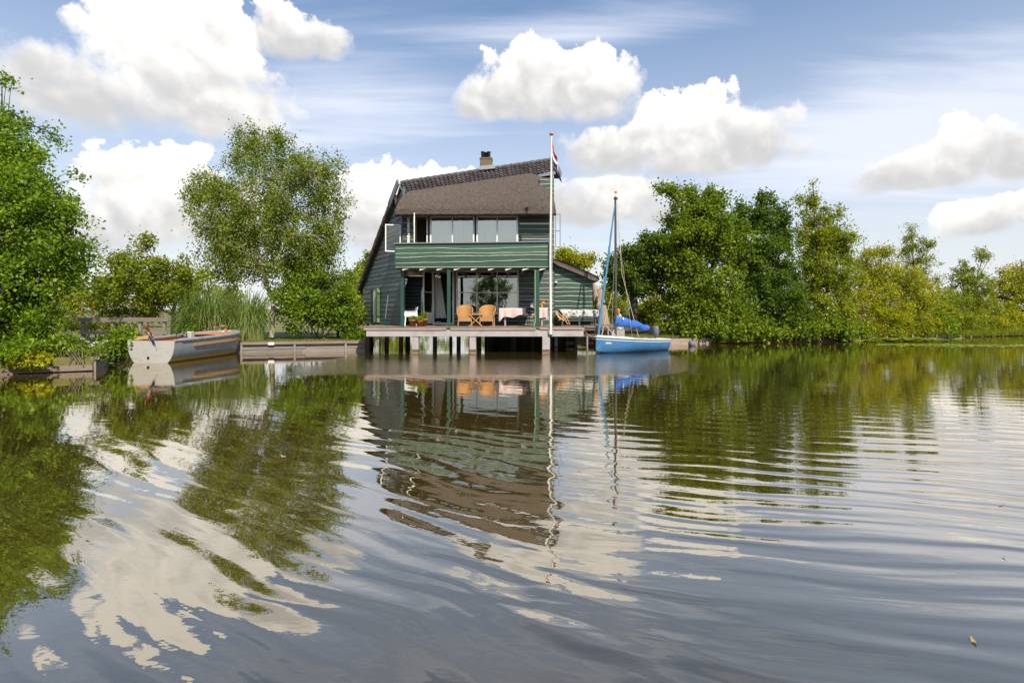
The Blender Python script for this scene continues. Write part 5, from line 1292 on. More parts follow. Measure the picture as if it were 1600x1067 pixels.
def plant(name, label, cat, base, stems, lobes, leafn, ll, lw_, lmat, bmat, seed, group=None, spray=.45, per=30, up=.5, droop=0.0, shell=.45, gap=.35, twig=.012, hang=0.0, tipvar=.25, trunkname='trunk', crownname='crown', sides=6, limbr=None, clump=.42):
    """base point; stems: list of polylines [(x,y,z,r)...] in world; lobes: (cx,cy,cz,rx,ry,rz,weight). leafn leaves in sprays of `per`."""
    rg = np.random.default_rng(seed)
    c = empty(name, base, label, cat, group)
    ntip = max(4, leafn // per)
    w = np.array([l[6] * (l[3] * l[5] * max(l[4], .3)) ** .66 for l in lobes]); w /= w.sum()
    tips = []; outs = []
    for l, cnt in zip(lobes, (w * ntip).astype(int) + 1):
        k = int(cnt * (1 + gap) * 1.3) + 3
        p = rg.normal(size=(k, 3)); p /= np.linalg.norm(p, axis=1)[:, None]
        r_ = rg.random(k) ** shell
        q_ = p * r_[:, None]
        # lumpy outline: push and pull the shell with a few sines
        ph = rg.random(3) * 6.28
        lump = 1 + tipvar * np.sin(p[:, 0] * 5 + ph[0]) * np.sin(p[:, 2] * 5.5 + ph[1]) + tipvar * .6 * np.sin(p[:, 1] * 8 + p[:, 2] * 7 + ph[2])
        keep = rg.random(k) > gap * (.5 + .5 * np.sin(p[:, 0] * 7 + ph[1]) * np.sin(p[:, 2] * 8 + ph[0]))
        q_ = (q_ * lump[:, None])[keep][:cnt]; p = p[keep][:cnt]
        tips.append(q_ * np.array(l[3:6]) + np.array(l[:3])); outs.append(p)
    tips = np.concatenate(tips); outs = np.concatenate(outs)
    ctr = tips[rg.choice(len(tips), max(3, len(tips) // 7), replace=False)]      # gather the sprays into clumps
    nn_ = np.array([np.argmin(((ctr - q_) ** 2).sum(1)) for q_ in tips]); tips = tips + (ctr[nn_] - tips) * clump
    tips[:, 2] = np.maximum(tips[:, 2], base[2] + .08)
    # wood: stems plus one limb per few tips, then a twig to every tip
    st = []; spts = []
    for s in stems:
        a = np.array([q_[:3] for q_ in s], dtype=float); rr_ = np.array([q_[3] for q_ in s])
        t_ = np.linspace(0, 1, len(s)); tt = np.linspace(0, 1, 5 * len(s))
        pp = np.stack([np.interp(tt, t_, a[:, i]) for i in range(3)], 1); pr = np.interp(tt, t_, rr_)
        pp[1:-1] += rg.normal(size=(len(pp) - 2, 3)) * .02
        st.append((pp, pr)); spts.append(np.concatenate([pp, pr[:, None]], 1))
    spts = np.concatenate(spts)
    paths = [s[0] for s in st]; radii = [s[1] for s in st]
    nl = max(3, len(tips) // 14)
    hub_i = rg.choice(len(tips), nl, replace=False); hubs = []
    for i in hub_i:
        t_ = tips[i]; d_ = np.linalg.norm(spts[:, :3] - t_, axis=1) + np.maximum(0, spts[:, 2] - t_[2] + .3) * 2.0
        j = int(np.argmin(d_)); s0 = spts[j]
        e = s0[:3] + (t_ - s0[:3]) * .78; mid = (s0[:3] + e) / 2 + np.array([0, 0, .12 * np.linalg.norm(e - s0[:3])]) + rg.normal(size=3) * .06
        tt = np.linspace(0, 1, 6)[:, None]; cu = (1 - tt) ** 2 * s0[:3] + 2 * tt * (1 - tt) * mid + tt ** 2 * e
        r0 = min(s0[3] * .6, limbr or .05); paths.append(cu); radii.append(np.linspace(r0, twig * 1.2, 6)); hubs.append(cu[2:])
    hubs = np.concatenate(hubs)
    for i in range(len(tips)):
        d_ = np.linalg.norm(hubs - tips[i], axis=1); j = int(np.argmin(d_)); a = hubs[j]; e = tips[i]
        m_ = (a + e) / 2 + np.array([0, 0, .08]) * d_[j]
        paths.append(np.array([a, m_, e])); radii.append(np.array([twig, twig * .8, twig * .4]))
    V, L = branch_tubes(paths[:len(st)], radii[:len(st)], 9); V2, L2 = branch_tubes(paths[len(st):], radii[len(st):], 4)
    npmesh(trunkname, np.concatenate([V, V2]), 4, bmat, c, True, np.concatenate([L, L2 + len(V)]))
    # leaves
    n = leafn; idx = rg.integers(0, len(tips), n)
    o_ = outs[idx]; sp = spray * (.6 + .8 * rg.random(len(tips)))[idx][:, None]
    gn = rg.normal(size=(n, 3)) * .38
    p = tips[idx] + (gn + o_ * (rg.random((n, 1)) - .55) * .6) * sp
    if hang: p[:, 2] -= np.abs(rg.normal(size=n)) * hang; p[:, :2] -= 0
    ok = p[:, 2] > (.03 if base[2] < 1 else base[2]); p = p[ok]; o_ = o_[ok]
    npmesh(crownname, leaves(p, o_, ll, lw_, rg, up, droop), 4, lmat, c)
    return c
def lob(px, py, rx, ry, Y, dep, w=1.0):
    k = Y / F; return (X(px, Y), Y, Z(py, Y), rx * k, dep, ry * k, w)
def stem(*pts): return [(X(a, y), y, Z(b, y), r_) for a, b, y, r_ in pts]
GZ = QZ - .02
# big broadleaf tree at the left edge
plant('broadleaf_tree', 'tall bright green tree overhanging the garden bank beside the flowers', 'tree', (-17.0, 16.5, GZ),
      [[(-17.0, 16.5, GZ, .22), (-16.9, 16.4, 2.5, .18), (-16.6, 16.4, 5, .13), (-16.5, 16.3, 8.2, .06)], [(-17, 16.5, GZ, .16), (-17.6, 16.2, 3, .12), (-18.0, 16, 6, .07)], [(-16.9, 16.4, 2.5, .1), (-15.6, 16.2, 4.0, .07), (-14.9, 16.2, 5.0, .04)]],
      [lob(-30, 300, 110, 170, 16.6, 2.2, 1.2), lob(55, 335, 62, 60, 16.4, 1.4), lob(75, 400, 62, 55, 16.4, 1.4), lob(20, 420, 80, 70, 16.2, 1.8), lob(105, 330, 30, 20, 16.3, .7), lob(110, 385, 28, 24, 16.3, .6), lob(-5, 190, 26, 30, 16.4, .7, .5), lob(8, 125, 12, 22, 16.4, .5, .3),
       lob(5, 240, 45, 36, 16.4, 1.0), lob(92, 440, 40, 18, 16.6, .6), lob(0, 470, 44, 46, 16.0, 1.0), lob(25, 270, 46, 34, 16.3, 1.0)],
      48000, .112, .072, M['l_near'], M['bark'], 11, spray=.40, per=34, gap=.5, tipvar=.3, limbr=.06)
# birch
plant('birch_tree', 'slender birch with pale crooked trunk standing on the lawn behind the quay', 'tree', (X(424, 24.2), 24.2, GZ),
      [stem((424, 527, 24.2, .13), (427, 470, 24.2, .105), (418, 450, 24.2, .10), (409, 410, 24.2, .085), (398, 375, 24.2, .07), (396, 320, 24.2, .05), (402, 240, 24.2, .025), (405, 195, 24.2, .01)),
       stem((409, 410, 24.2, .06), (432, 370, 24.0, .045), (455, 320, 24.0, .03), (462, 260, 24.1, .015)), stem((398, 375, 24.2, .05), (360, 330, 24.3, .035), (320, 290, 24.3, .015)), stem((427, 470, 24.3, .06), (470, 420, 24.5, .045), (500, 350, 24.5, .02))],
      [lob(420, 330, 105, 95, 24.2, 2.2, 1.25), lob(390, 230, 30, 42, 24.2, .8, .8), lob(440, 225, 36, 32, 24.2, .9, .8), lob(480, 270, 52, 45, 24.2, 1.1, .9), lob(515, 262, 32, 16, 24.2, .5, .7), lob(525, 320, 26, 40, 24.2, .7, .8), lob(330, 290, 48, 26, 24.3, .9, .8), lob(296, 272, 22, 8, 24.3, .4, .6),
       lob(345, 350, 52, 62, 24.3, 1.2), lob(500, 380, 38, 60, 24.4, 1.0), lob(362, 405, 44, 46, 24.4, 1.0), lob(460, 405, 56, 46, 24.6, 1.2), lob(372, 212, 12, 26, 24.2, .4, .5), lob(430, 208, 14, 22, 24.2, .4, .5)],
      64000, .10, .066, M['l_birch'], M['birchbark'], 12, spray=.42, per=32, gap=.45, tipvar=.28, clump=.33, droop=.6, hang=.24, twig=.009, limbr=.045)
# fruit tree behind the railing
plant('fruit_tree', 'small fruit tree with forked trunk behind the railing', 'tree', (X(270, 23.6), 23.6, GZ),
      [stem((270, 527, 23.6, .10), (270, 492, 23.6, .085), (274, 470, 23.6, .06), (262, 430, 23.6, .03), (232, 390, 23.6, .012)), stem((270, 492, 23.6, .06), (252, 484, 23.6, .05), (222, 455, 23.6, .03), (190, 415, 23.6, .012))],
      [lob(225, 430, 55, 40, 23.6, 1.3), lob(185, 405, 30, 20, 23.6, .8, .7), lob(228, 378, 24, 16, 23.6, .6, .55), lob(265, 440, 38, 36, 23.5, 1.0), lob(185, 445, 38, 28, 23.7, 1.0), lob(290, 425, 16, 20, 23.6, .5, .5), lob(240, 465, 60, 22, 23.8, 1.0)],
      15000, .12, .075, M['l_apple'], M['bark'], 13, spray=.36, per=26, gap=.5, limbr=.03)
# rounded shrub right of the birch and the garden shrubs
def bush(name, label, lobs, n, ll, lw_, m_, seed, zb=GZ, group=None, **kw):
    cx = np.mean([l[0] for l in lobs]); cy = np.mean([l[1] for l in lobs])
    st = []
    for k in range(5):
        l = lobs[k % len(lobs)]; st.append([(cx + .15 * (k - 2), cy, zb, .035), (cx + (l[0] - cx) * .5 + .1 * (k - 2), cy + (l[1] - cy) * .5, zb + (l[2] - zb) * .6, .025), (l[0] + .12 * (k - 2), l[1], max(l[2], zb + .15), .012)])
    a = dict(spray=.36, per=28, gap=.3, limbr=.02, trunkname='stems', crownname='foliage'); a.update(kw)
    return plant(name, label, 'shrub', (cx, cy, zb), st, lobs, n, ll, lw_, m_, M['bark'], seed, group, **a)
bush('rounded_shrub', 'rounded bright green shrub between the birch and the gangway', [lob(490, 480, 60, 46, 24.2, 1.3), lob(520, 450, 40, 34, 24.4, 1.0), lob(460, 470, 36, 50, 24.4, 1.0), lob(540, 490, 26, 34, 24.2, .8), lob(480, 440, 34, 28, 24.6, .8)], 19000, .12, .075, M['l_bush'], 21)
bush('flowering_shrub', 'leafy pale green shrub on the bank over the plank edging', [lob(62, 512, 34, 28, 15.9, .7), lob(95, 540, 34, 18, 15.9, .6), lob(40, 548, 40, 24, 15.3, .6), lob(72, 490, 20, 16, 16.2, .6), lob(148, 552, 26, 7, 16.0, .35), lob(20, 562, 32, 16, 14.9, .5), lob(120, 548, 26, 12, 16.0, .4)], 10000, .12, .055, M['l_bush'], 22, shell=.6, spray=.3)
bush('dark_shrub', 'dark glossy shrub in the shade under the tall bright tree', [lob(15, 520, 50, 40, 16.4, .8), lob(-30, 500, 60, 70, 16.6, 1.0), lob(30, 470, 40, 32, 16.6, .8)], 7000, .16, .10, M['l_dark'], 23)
bush('hydrangea_shrub', 'green hydrangea shrub beside the launch stern', [lob(186, 537, 22, 16, 18.4, .5), lob(200, 526, 12, 9, 18.8, .4), lob(170, 536, 14, 6, 18.4, .3)], 4200, .11, .075, M['l_bush'], 24)
bush('garden_hedge', 'loose pale green hedge behind the railing', [lob(110, 475, 60, 26, 24.5, 1.0), lob(170, 478, 50, 24, 25.0, 1.0), lob(60, 470, 50, 30, 25.5, 1.0), lob(225, 490, 40, 22, 25.0, .8), lob(140, 508, 60, 12, 24, .8)], 11000, .12, .06, M['l_olive'], 25)
bush('hydrangea_shrub', 'low light green shrub beside the orange boat lining at the lawn edge', [lob(305, 517, 22, 14, 22.9, .5), lob(320, 508, 12, 12, 23.1, .4)], 2000, .10, .07, M['l_bush'], 26)
bush('rear_thicket', 'dull green thicket far behind the garden shrubs', [lob(60, 452, 110, 26, 40, 2.5), lob(170, 456, 90, 22, 40, 2.5), lob(300, 450, 90, 36, 40, 2.5)], 9000, .24, .15, M['l_olive'], 27, spray=.7)
bush('rear_thicket', 'yellow green thicket seen between the rounded shrub and the house', [lob(550, 455, 40, 32, 34, 1.6), lob(572, 470, 26, 36, 33, 1.4), lob(545, 495, 40, 20, 30, 1.0)], 8000, .16, .10, M['l_olive'], 28, spray=.5)
bush('low_shrub', 'low bright plant at the corner of the quay under the gangway', [lob(560, 522, 18, 9, 24.2, .4), lob(545, 524, 14, 7, 24.2, .4)], 1600, .10, .05, M['l_bush'], 29)
# trees seen over the annex and beside the left verge
plant('yellow_tree', 'small yellowing tree rising behind the annex roof', 'tree', (X(890, 36), 36, .3), [[(X(890, 36), 36, .3, .14), (X(888, 36), 36, 3.5, .09), (X(893, 36), 36, 5.4, .03)]],
      [lob(885, 408, 22, 20, 36, 1.2), lob(905, 412, 20, 16, 36, 1.0), lob(918, 405, 14, 10, 36, .7, .6), lob(878, 398, 14, 12, 36, .7)], 6500, .15, .10, M['l_willow'], M['bark'], 31, spray=.45, gap=.45)
plant('slim_tree', 'slim tree peeping over the oblique verge of the thatch', 'tree', (X(574, 38), 38, .3), [[(X(574, 38), 38, .3, .12), (X(575, 38), 38, 4, .07), (X(575, 38), 38, 6, .02)]],
      [lob(575, 402, 9, 12, 38, .6), lob(568, 425, 18, 18, 38, .8)], 2500, .16, .10, M['l_birch'], M['bark'], 32, spray=.4, gap=.4)
# right bank trees
BZ = .30
plant('round_tree', 'round dark green tree on a thick trunk behind the sailing dinghy', 'tree', (X(992, 31.5), 31.5, BZ), [stem((992, 518, 31.5, .26), (990, 470, 31.5, .22), (985, 440, 31.5, .15), (1000, 400, 31.5, .06)), stem((990, 465, 31.5, .12), (1020, 420, 31.4, .05))],
      [lob(998, 408, 44, 36, 31.5, 1.7), lob(965, 425, 26, 24, 31.4, 1.0), lob(1030, 405, 32, 38, 31.5, 1.4), lob(1000, 445, 46, 22, 31.4, 1.3), lob(1015, 375, 20, 12, 31.5, .7, .6)], 20000, .15, .11, M['l_dark'], M['bark'], 41, spray=.45, gap=.35)
plant('alder_tree', 'tallest broad alder beside the round tree, ragged leaning top', 'tree', (X(1080, 30.0), 30.0, BZ), [stem((1085, 530, 30, .2), (1075, 440, 30, .16), (1068, 370, 30, .11), (1065, 310, 30, .05), (1045, 285, 30, .02)), stem((1085, 530, 30, .14), (1110, 430, 30, .1), (1130, 340, 30, .05))],
      [lob(1085, 345, 48, 48, 30, 1.6), lob(1050, 300, 22, 16, 30, .7, .6), lob(1030, 292, 14, 7, 30, .4, .5), lob(1075, 303, 14, 16, 30, .6, .6), lob(1110, 320, 34, 24, 30, .9), lob(1125, 380, 50, 50, 30, 1.8), lob(1060, 410, 34, 40, 30.2, 1.2), lob(1100, 450, 62, 50, 29.6, 1.8), lob(1080, 500, 44, 34, 29.2, 1.3), lob(1140, 495, 48, 36, 29.2, 1.4), lob(1085, 368, 60, 40, 30, 1.4)],
      52000, .15, .11, M['l_alder'], M['bark'], 42, spray=.46, per=32, gap=.42, tipvar=.3, limbr=.05)
plant('alder_tree', 'dark twin-topped alder between the tallest alder and the spiky willow', 'tree', (X(1190, 31.0), 31.0, BZ), [stem((1190, 530, 31, .2), (1185, 440, 31, .15), (1180, 370, 31, .09), (1185, 315, 31, .03)), stem((1190, 480, 31, .1), (1165, 390, 31, .06), (1160, 320, 31, .02))],
      [lob(1190, 340, 26, 32, 31, 1.0), lob(1158, 335, 18, 28, 31, .8, .8), lob(1190, 315, 12, 16, 31, .5, .5), lob(1222, 350, 16, 34, 31, .8, .8), lob(1190, 400, 60, 45, 31, 1.8), lob(1200, 460, 62, 46, 30.6, 1.8), lob(1170, 500, 40, 30, 30.2, 1.3), lob(1225, 505, 44, 28, 30.2, 1.3)],
      42000, .15, .105, M['l_dark'], M['bark'], 43, spray=.45, per=32, gap=.42, tipvar=.3)
plant('willow_tree', 'yellow green willow with tall spiky top among the darker alders', 'tree', (X(1282, 31.5), 31.5, BZ), [stem((1282, 530, 31.5, .16), (1280, 440, 31.5, .12), (1274, 360, 31.5, .06), (1270, 290, 31.5, .015)), stem((1282, 500, 31.5, .1), (1305, 400, 31.5, .05), (1310, 340, 31.5, .015))],
      [lob(1270, 320, 11, 34, 31.5, .5, .7), lob(1252, 318, 7, 22, 31.5, .3, .5), lob(1290, 332, 9, 22, 31.5, .4, .5), lob(1308, 342, 9, 18, 31.5, .4, .5), lob(1275, 370, 40, 36, 31.5, 1.2), lob(1310, 380, 28, 30, 31.5, 1.0), lob(1285, 430, 56, 46, 31.4, 1.6), lob(1290, 490, 56, 36, 31.0, 1.5), lob(1275, 512, 50, 20, 30.6, 1.2)],
      40000, .14, .075, M['l_olive'], M['bark'], 44, spray=.42, per=30, gap=.42, tipvar=.28, up=.3)
plant('willow_tree', 'golden olive willow leaning over the lily leaves', 'tree', (X(1370, 33.2), 33.2, BZ), [stem((1370, 527, 33.2, .12), (1372, 460, 33.2, .08), (1378, 390, 33.2, .02)), stem((1370, 527, 33.2, .1), (1345, 450, 33.2, .06), (1350, 380, 33.2, .015)), stem((1370, 527, 33.2, .08), (1400, 460, 33.2, .05), (1420, 400, 33.2, .015))],
      [lob(1365, 430, 42, 44, 33.2, 1.6), lob(1340, 470, 38, 36, 32.6, 1.5), lob(1410, 450, 36, 44, 33.5, 1.5), lob(1375, 495, 52, 30, 32.6, 1.5), lob(1378, 392, 30, 12, 33.2, .8, .5), lob(1350, 400, 14, 14, 33.2, .6, .5), lob(1440, 470, 34, 34, 34.0, 1.4), lob(1425, 505, 44, 20, 33.6, 1.2), lob(1335, 515, 30, 16, 32.2, .9)],
      38000, .14, .06, M['l_willow'], M['twig'], 45, spray=.45, per=30, gap=.35, tipvar=.28, up=.3)
plant('bare_topped_tree', 'thin half-bare tree rising above the golden willow', 'tree', (X(1432, 36), 36, BZ), [stem((1432, 524, 36, .10), (1430, 440, 36, .06), (1425, 380, 36, .03), (1432, 350, 36, .01)), stem((1430, 430, 36, .04), (1450, 395, 36, .02), (1462, 372, 36, .008)), stem((1428, 420, 36, .04), (1410, 390, 36, .015), (1406, 375, 36, .006))],
      [lob(1428, 372, 13, 24, 36, .6), lob(1450, 382, 14, 10, 36, .5), lob(1415, 385, 10, 16, 36, .4), lob(1435, 405, 30, 22, 36, 1.0), lob(1440, 440, 34, 24, 36, 1.1)], 7000, .12, .055, M['l_olive'], M['twig'], 46, spray=.34, gap=.5, per=22, twig=.014)
plant('bare_topped_tree', 'thin half-bare tree farther along the bank than the golden willow', 'tree', (X(1520, 38), 38, BZ), [stem((1520, 523, 38, .10), (1525, 440, 38, .05), (1540, 385, 38, .012)), stem((1520, 480, 38, .05), (1505, 430, 38, .03), (1497, 402, 38, .01)), stem((1525, 440, 38, .03), (1552, 395, 38, .01))],
      [lob(1538, 398, 16, 14, 38, .7, .6), lob(1500, 412, 9, 14, 38, .4, .5), lob(1515, 440, 34, 26, 38, 1.2), lob(1525, 475, 40, 30, 37.6, 1.3), lob(1510, 505, 44, 18, 36.6, 1.2), lob(1485, 480, 24, 30, 37, 1.0)], 15000, .14, .07, M['l_olive'], M['twig'], 47, spray=.4, gap=.45, per=24, twig=.014)
plant('willow_tree', 'last olive yellow willow by the stake edging', 'tree', (X(1605, 40), 40, BZ), [stem((1605, 520, 40, .14), (1600, 450, 40, .08), (1595, 405, 40, .02)), stem((1605, 500, 40, .08), (1570, 440, 40, .03))],
      [lob(1595, 430, 34, 22, 40, 1.4), lob(1570, 455, 26, 26, 40, 1.2), lob(1610, 470, 40, 34, 39.5, 1.6), lob(1575, 500, 36, 20, 38.8, 1.2), lob(1630, 430, 40, 28, 40, 1.4)], 17000, .15, .085, M['l_willow'], M['bark'], 48, spray=.45, gap=.4)
bush('bank_shrub', 'bright green shrub hanging over the water below the spiky willow', [lob(1295, 512, 36, 16, 30.2, .8), lob(1265, 515, 26, 14, 29.9, .7), lob(1320, 515, 24, 12, 30.6, .7)], 6500, .15, .09, M['l_bush'], 51, BZ)
bush('bank_shrub', 'dark shrub hanging over the water beside the mooring buoy', [lob(1110, 518, 40, 14, 28.2, .8), lob(1150, 518, 36, 14, 28.6, .8), lob(1190, 518, 40, 14, 29.3, .8), lob(1230, 518, 30, 13, 29.8, .7)], 10000, .15, .11, M['l_alder'], 52, BZ)
bush('bank_shrub', 'bright green shrub under the half-bare trees at the water', [lob(1460, 505, 22, 18, 34.3, .9), lob(1480, 512, 18, 12, 34.8, .8)], 5000, .15, .09, M['l_bush'], 53, BZ)
bush('bank_shrub', 'golden shrub at the stake edging, low over the water', [lob(1550, 508, 30, 14, 37.2, .9), lob(1590, 508, 30, 14, 38, .9), lob(1420, 517, 30, 8, 33.2, .6)], 6500, .15, .07, M['l_willow'], 54, BZ)
bush('bank_shrub', 'golden green shrub hanging over the lily leaves', [lob(1345, 515, 24, 14, 31.6, .7), lob(1385, 515, 26, 13, 32.6, .8), lob(1425, 513, 24, 14, 33.4, .8)], 6500, .15, .08, M['l_olive'], 151, BZ)
bush('bank_shrub', 'light green shrub between half-bare trees and stake edging', [lob(1500, 505, 26, 18, 35.4, .9), lob(1530, 508, 22, 14, 36.2, .8), lob(1475, 490, 20, 24, 36, .9)], 6500, .15, .08, M['l_olive'], 152, BZ)
bush('bank_shrub', 'yellow shrub closing the bank behind the last willow', [lob(1560, 490, 28, 24, 39.4, 1.1), lob(1615, 500, 30, 20, 39.0, 1.0), lob(1580, 514, 30, 8, 38.0, .8)], 6500, .15, .08, M['l_willow'], 153, BZ)
bush('bank_shrub', 'yellow olive shrubbery on the bank behind the outboard motor', [lob(1030, 485, 28, 30, 31, 1.2), lob(1000, 495, 26, 20, 32.5, 1.0), lob(960, 478, 34, 26, 38, 1.4), lob(945, 470, 22, 30, 38, 1.2), lob(1040, 512, 22, 12, 29.8, .7)], 14000, .13, .08, M['l_olive'], 55, BZ)
bush('bank_shrub', 'brown twiggy shrub with few leaves between willow and golden willow', [lob(1335, 490, 20, 24, 31.6, .8)], 1500, .12, .06, M['l_straw'], 56, BZ, gap=.5)
bush('rear_thicket', 'hazy green thicket far behind the alders', [lob(1450, 480, 150, 26, 62, 5), lob(1100, 470, 160, 40, 60, 5), lob(930, 478, 50, 22, 70, 4)], 14000, .34, .22, M['l_olive'], 57, .5, spray=1.0)
bush('rear_thicket', 'low far thicket beyond the water behind the house', [lob(600, 470, 130, 26, 72, 3), lob(800, 474, 160, 22, 72, 3)], 8000, .4, .25, M['l_olive'], 58, .5, spray=1.0)
# pale dead trunk beside the annex
c = empty('dead_trunk', (X(944, 27.6), 27.6, BZ), 'pale dead tree trunk with a dark hollow standing behind the jetty', 'tree stump')
mb = MB(); y_ = 27.6
mb.tube([(X(944, y_), y_, BZ - .1), (X(942, y_), y_, 1.2), (X(939, y_), y_, 2.0), (X(936, y_), y_, 2.9)], [.42, .34, .27, .16], 14); mb.build('trunk', M['deadwood'], c)
mb = MB(); mb.tube([(X(941, y_), y_ - .05, 1.6), (X(930, y_), y_ - .1, 2.4), (X(927, y_), y_ - .1, 3.2)], [.24, .17, .08], 12); mb.build('limb', M['deadwood'], c)
mb = MB(); mb.tube([(X(931, y_), y_ - .34, 2.24), (X(931.5, y_), y_ - .22, 2.5)], [.06, .07], 9); mb.build('hollow', M['black'], c)
# ornamental grass clumps: arching blades
def grass_clump(label, px_, py_, Y, wpx, hpx, n, seed, lean=0, mat_=None):
    rg = np.random.default_rng(seed); x0 = X(px_, Y); c_ = empty('ornamental_grass', (x0, Y, GZ), label, 'grass plant', None)
    for nm, cnt, m_, hs in (('blades', n, mat_ or M['l_reed'], 1.0), ('dry_stalks', n // 4, M['l_straw'], .55)):
        h = (hpx / F * Y) * (.5 + .62 * rg.random(cnt)) * hs; w = wpx / F * Y
        a = rg.random(cnt) * 2 * math.pi; rr_ = np.sqrt(rg.random(cnt)) * w * .28
        bx_ = np.stack([x0 + np.cos(a) * rr_, Y + np.sin(a) * rr_ * .8, np.full(cnt, GZ)], 1)
        out = np.stack([np.cos(a) + rg.normal(size=cnt) * .5 + lean, np.sin(a) + rg.normal(size=cnt) * .5, np.zeros(cnt)], 1); out /= np.linalg.norm(out, axis=1)[:, None]
        reach = (w * (.03 + .34 * rg.random(cnt) ** 1.3))[:, None] * (1 if nm == 'blades' else .5); dr = (.05 + .40 * rg.random(cnt) ** 1.3) * (1 if nm == 'blades' else .1)
        T = np.linspace(0, 1, 8); up_ = .4 + rg.random(cnt) * 2.0
        sd_ = np.stack([-out[:, 1], out[:, 0], np.zeros(cnt)], 1); sd_ = sd_ * .5 + np.array([.87, .1, 0]) ; sd_ /= np.linalg.norm(sd_, axis=1)[:, None]
        rowsL = []; rowsR = []
        for t_ in T:
            z_ = h * (1.12 * t_ - (.12 + 1.15 * dr * up_) * t_ ** 3.2)
            p = bx_ + out * reach * t_ ** 2.4; p = p + np.stack([np.zeros(cnt), np.zeros(cnt), z_], 1)
            wd = .017 * (1 - t_) ** .5 + .002
            rowsL.append(p - sd_ * wd); rowsR.append(p + sd_ * wd)
        V = np.stack([np.stack(rowsL, 1), np.stack(rowsR, 1)], 2)      # cnt,8,2,3
        k = np.arange(cnt)[:, None] * 16; j = np.arange(7)[None, :] * 2
        L = np.stack([k + j, k + j + 1, k + j + 3, k + j + 2], -1).reshape(-1, 4)
        npmesh(nm, V.reshape(-1, 3), 4, m_, c_, True, L)
grass_clump('tall arching grass clump nearest the railing and fruit tree', 322, 527, 23.4, 118, 96, 1000, 61)
grass_clump('tall arching grass clump at the foot of the birch', 388, 527, 23.5, 82, 84, 900, 62, .1)
grass_clump('lower arching grass clump between the tall clump and the railing', 292, 520, 23.6, 60, 52, 350, 63, -.2)
# flower heads
def flower_heads(label, pts, r_, m_, seed, n=26):
    c_ = None
    for k, (px_, py_, Y) in enumerate(pts):
        p = P(px_, py_, Y); V = leafcloud(n, tuple(p), (r_, r_, r_ * .8), r_ * .7, r_ * .6, seed + k, .5); o_ = npmesh('flower_head', V, 4, m_, None)
        tag(o_, label, 'flower', label)
flower_heads('white flower cluster in the bank shrubs', [(138, 534, 16.4), (146, 537, 16.2), (152, 535, 16.4), (160, 536, 16.6), (143, 541, 16.0), (128, 529, 16.8), (103, 528, 16.1), (97, 512, 16.2), (166, 533, 16.8)], .06, M['petal_w'], 71)
flower_heads('pale pink hydrangea head behind the launch', [(337, 513, 22.6), (343, 517, 22.5), (350, 510, 22.7), (353, 516, 22.5), (321, 518, 22.5), (330, 519, 22.5), (95, 522, 15.9)], .10, M['petal_p'], 81, 40)
flower_heads('red berry cluster in the hedge behind the railing', [(145, 482, 23.9), (177, 455, 24.0), (128, 486, 23.9)], .08, M['petal_r'], 91, 20)
# yellowing leaves low on the bank
V = leafcloud(500, tuple(P(45, 562, 14.9)), (.7, .35, .3), .12, .09, 95, .5); o = npmesh('trailing_creeper', V, 4, M['l_willow'], None); tag(o, 'yellow leaved creeper trailing over the plank edging into the water', 'creeper')
# twigs lying on the bank
c = empty('brushwood', tuple(P(70, 565, 15.2)), 'tangle of dry bare twigs on the bank above the plank edging', 'brushwood')
for k in range(22):
    a = P(random.uniform(45, 150), random.uniform(560, 574), 15.5); mb = MB(); b = a + Vector((random.uniform(-.4, .4), random.uniform(-.1, .3), random.uniform(.15, .5)))
    mb.tube([a, a.lerp(b, .5) + Vector((.06, 0, .08)), b], [.012, .009, .004], 5); mb.build('twig', M['twig'], c)
# lawn blades along the quay, bank weeds
def blades(name, n, xy, z, h, w, m_, seed, label):
    rg = np.random.default_rng(seed); p = np.array([xy(rg) for _ in range(n)]); a = rg.random(n) * 6.28; hh = h * (.5 + rg.random(n))
    b = np.stack([p[:, 0], p[:, 1], np.full(n, z)], 1); s = np.stack([np.cos(a), np.sin(a), np.zeros(n)], 1) * w; tip = b + np.stack([rg.normal(size=n) * h * .35, rg.normal(size=n) * h * .35, hh], 1)
    o_ = npmesh(name, np.stack([b - s, b + s, tip], 1).reshape(-1, 3), 3, m_, None); tag(o_, label, 'grass', kind='stuff'); return o_
def lawn_xy(rg):
    t_ = rg.random(); d = rg.random() ** 1.5 * 3.2; return (-12.2 + 5.6 * t_ - .22 * d, 22.16 + 1.22 * t_ + .08 + d)
blades('lawn_grass', 16000, lawn_xy, GZ, .07, .007, M['l_lawn'], 101, 'short dry lawn grass behind the plank quay')
def rb_xy(rg):
    t_ = rg.random(); d = rg.random() * 3.0; return (4.6 + 7.5 * t_, 26.9 + 1.75 * t_ + d)
blades('bank_grass', 9000, rb_xy, BZ, .12, .010, M['l_lawn'], 102, 'rough grass on the bank behind the sailing dinghy')
def lb_xy(rg):
    t_ = rg.random(); d = rg.random() * 1.6; return (-14.4 + 2.0 * t_ - .8 * d, 15.1 + .85 * t_ + d)
blades('bank_weeds', 8000, lb_xy, GZ, .22, .010, M['l_lawn'], 103, 'dry weeds and grass on the garden bank')
def rs_xy(rg):
    t_ = rg.random(); d = rg.random() ** 2 * 1.2 - .22; return (11.0 + 27.0 * t_ - .35 * d, 28.3 + 9.2 * t_ + d)
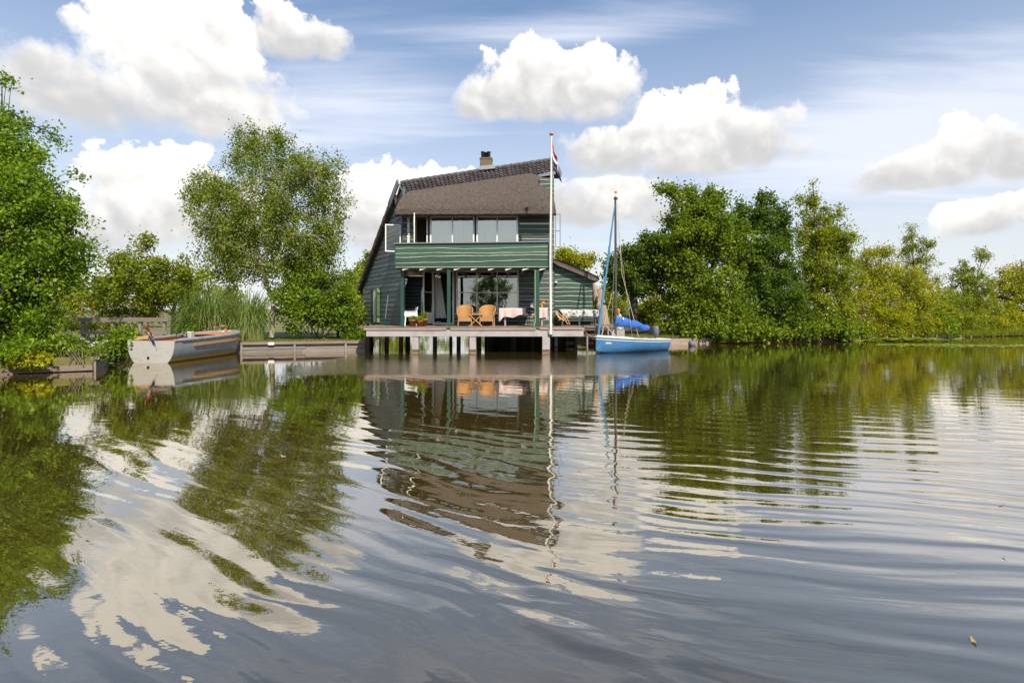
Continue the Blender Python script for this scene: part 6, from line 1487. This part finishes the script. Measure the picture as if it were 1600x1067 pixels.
blades('shore_grass', 9000, rs_xy, .06, .42, .014, M['l_olive'], 104, 'rank grass hanging over the water edge below the alders and willows')
# lily leaves on the water at the right
rg = np.random.default_rng(111); V = []; L = []
def pad(x_, y_, r_, z_):
    b = len(V); a0 = rg.random() * 6.28
    tl = rg.normal() * .12
    for k in range(9):
        a = a0 + .25 + k * (2 * math.pi - .5) / 8; V.append((x_ + r_ * math.cos(a), y_ + r_ * math.sin(a), z_ + r_ * math.cos(a) * tl + .01))
    V.append((x_, y_, z_)); L.extend([(b + 9, b + k, b + k + 1) for k in range(8)])
for _ in range(700):
    px_ = rg.normal(1400, 38); Y = rg.normal(31.2, .7); pad(X(px_, Y), Y, .10 + .12 * rg.random(), .02 + .10 * rg.random() ** 2)
for _ in range(1500):
    px_ = rg.uniform(1370, 1600); Y = 27.0 + (px_ - 1370) * -.004 + rg.normal() * .45; pad(X(px_, Y), Y, .04 + .05 * rg.random(), .012)
o = npmesh('lily_leaves', V, 3, M['lily'], None, False, L); tag(o, 'floating lily leaves in a patch below the golden willow', 'water plants', kind='stuff')
# trees on the opposite bank (mirrored in the windows)
OZ = .40
for k, (x_, y_, h_, m_, lab) in enumerate(((-2.6, -15, 8.6, 'l_dark', 'tall dark tree on the opposite bank, mirrored in the terrace window'), (-9.5, -16, 5.2, 'l_alder', 'low leafy tree on the opposite bank, mirrored beside the door'), (5.5, -17, 6.0, 'l_alder', 'bushy tree on the opposite bank facing the annex'))):
    plant('opposite_tree', lab, 'tree', (x_, y_, OZ), [[(x_, y_, OZ, .2), (x_ + .2, y_, OZ + h_ * .5, .12), (x_, y_, OZ + h_ * .85, .03)]],
          [(x_, y_, OZ + h_ * .62, 1.7, 1.6, h_ * .36, 1), (x_ - 1.6, y_, OZ + h_ * .42, 1.3, 1.2, h_ * .25, .8), (x_ + 1.5, y_ + .2, OZ + h_ * .45, 1.4, 1.2, h_ * .27, .8), (x_, y_ + .5, OZ + h_ * .2, 2.4, 1.2, h_ * .2, .8)], 7000, .20, .13, M[m_], M['bark'], 120 + k, spray=.6, gap=.4, per=26)
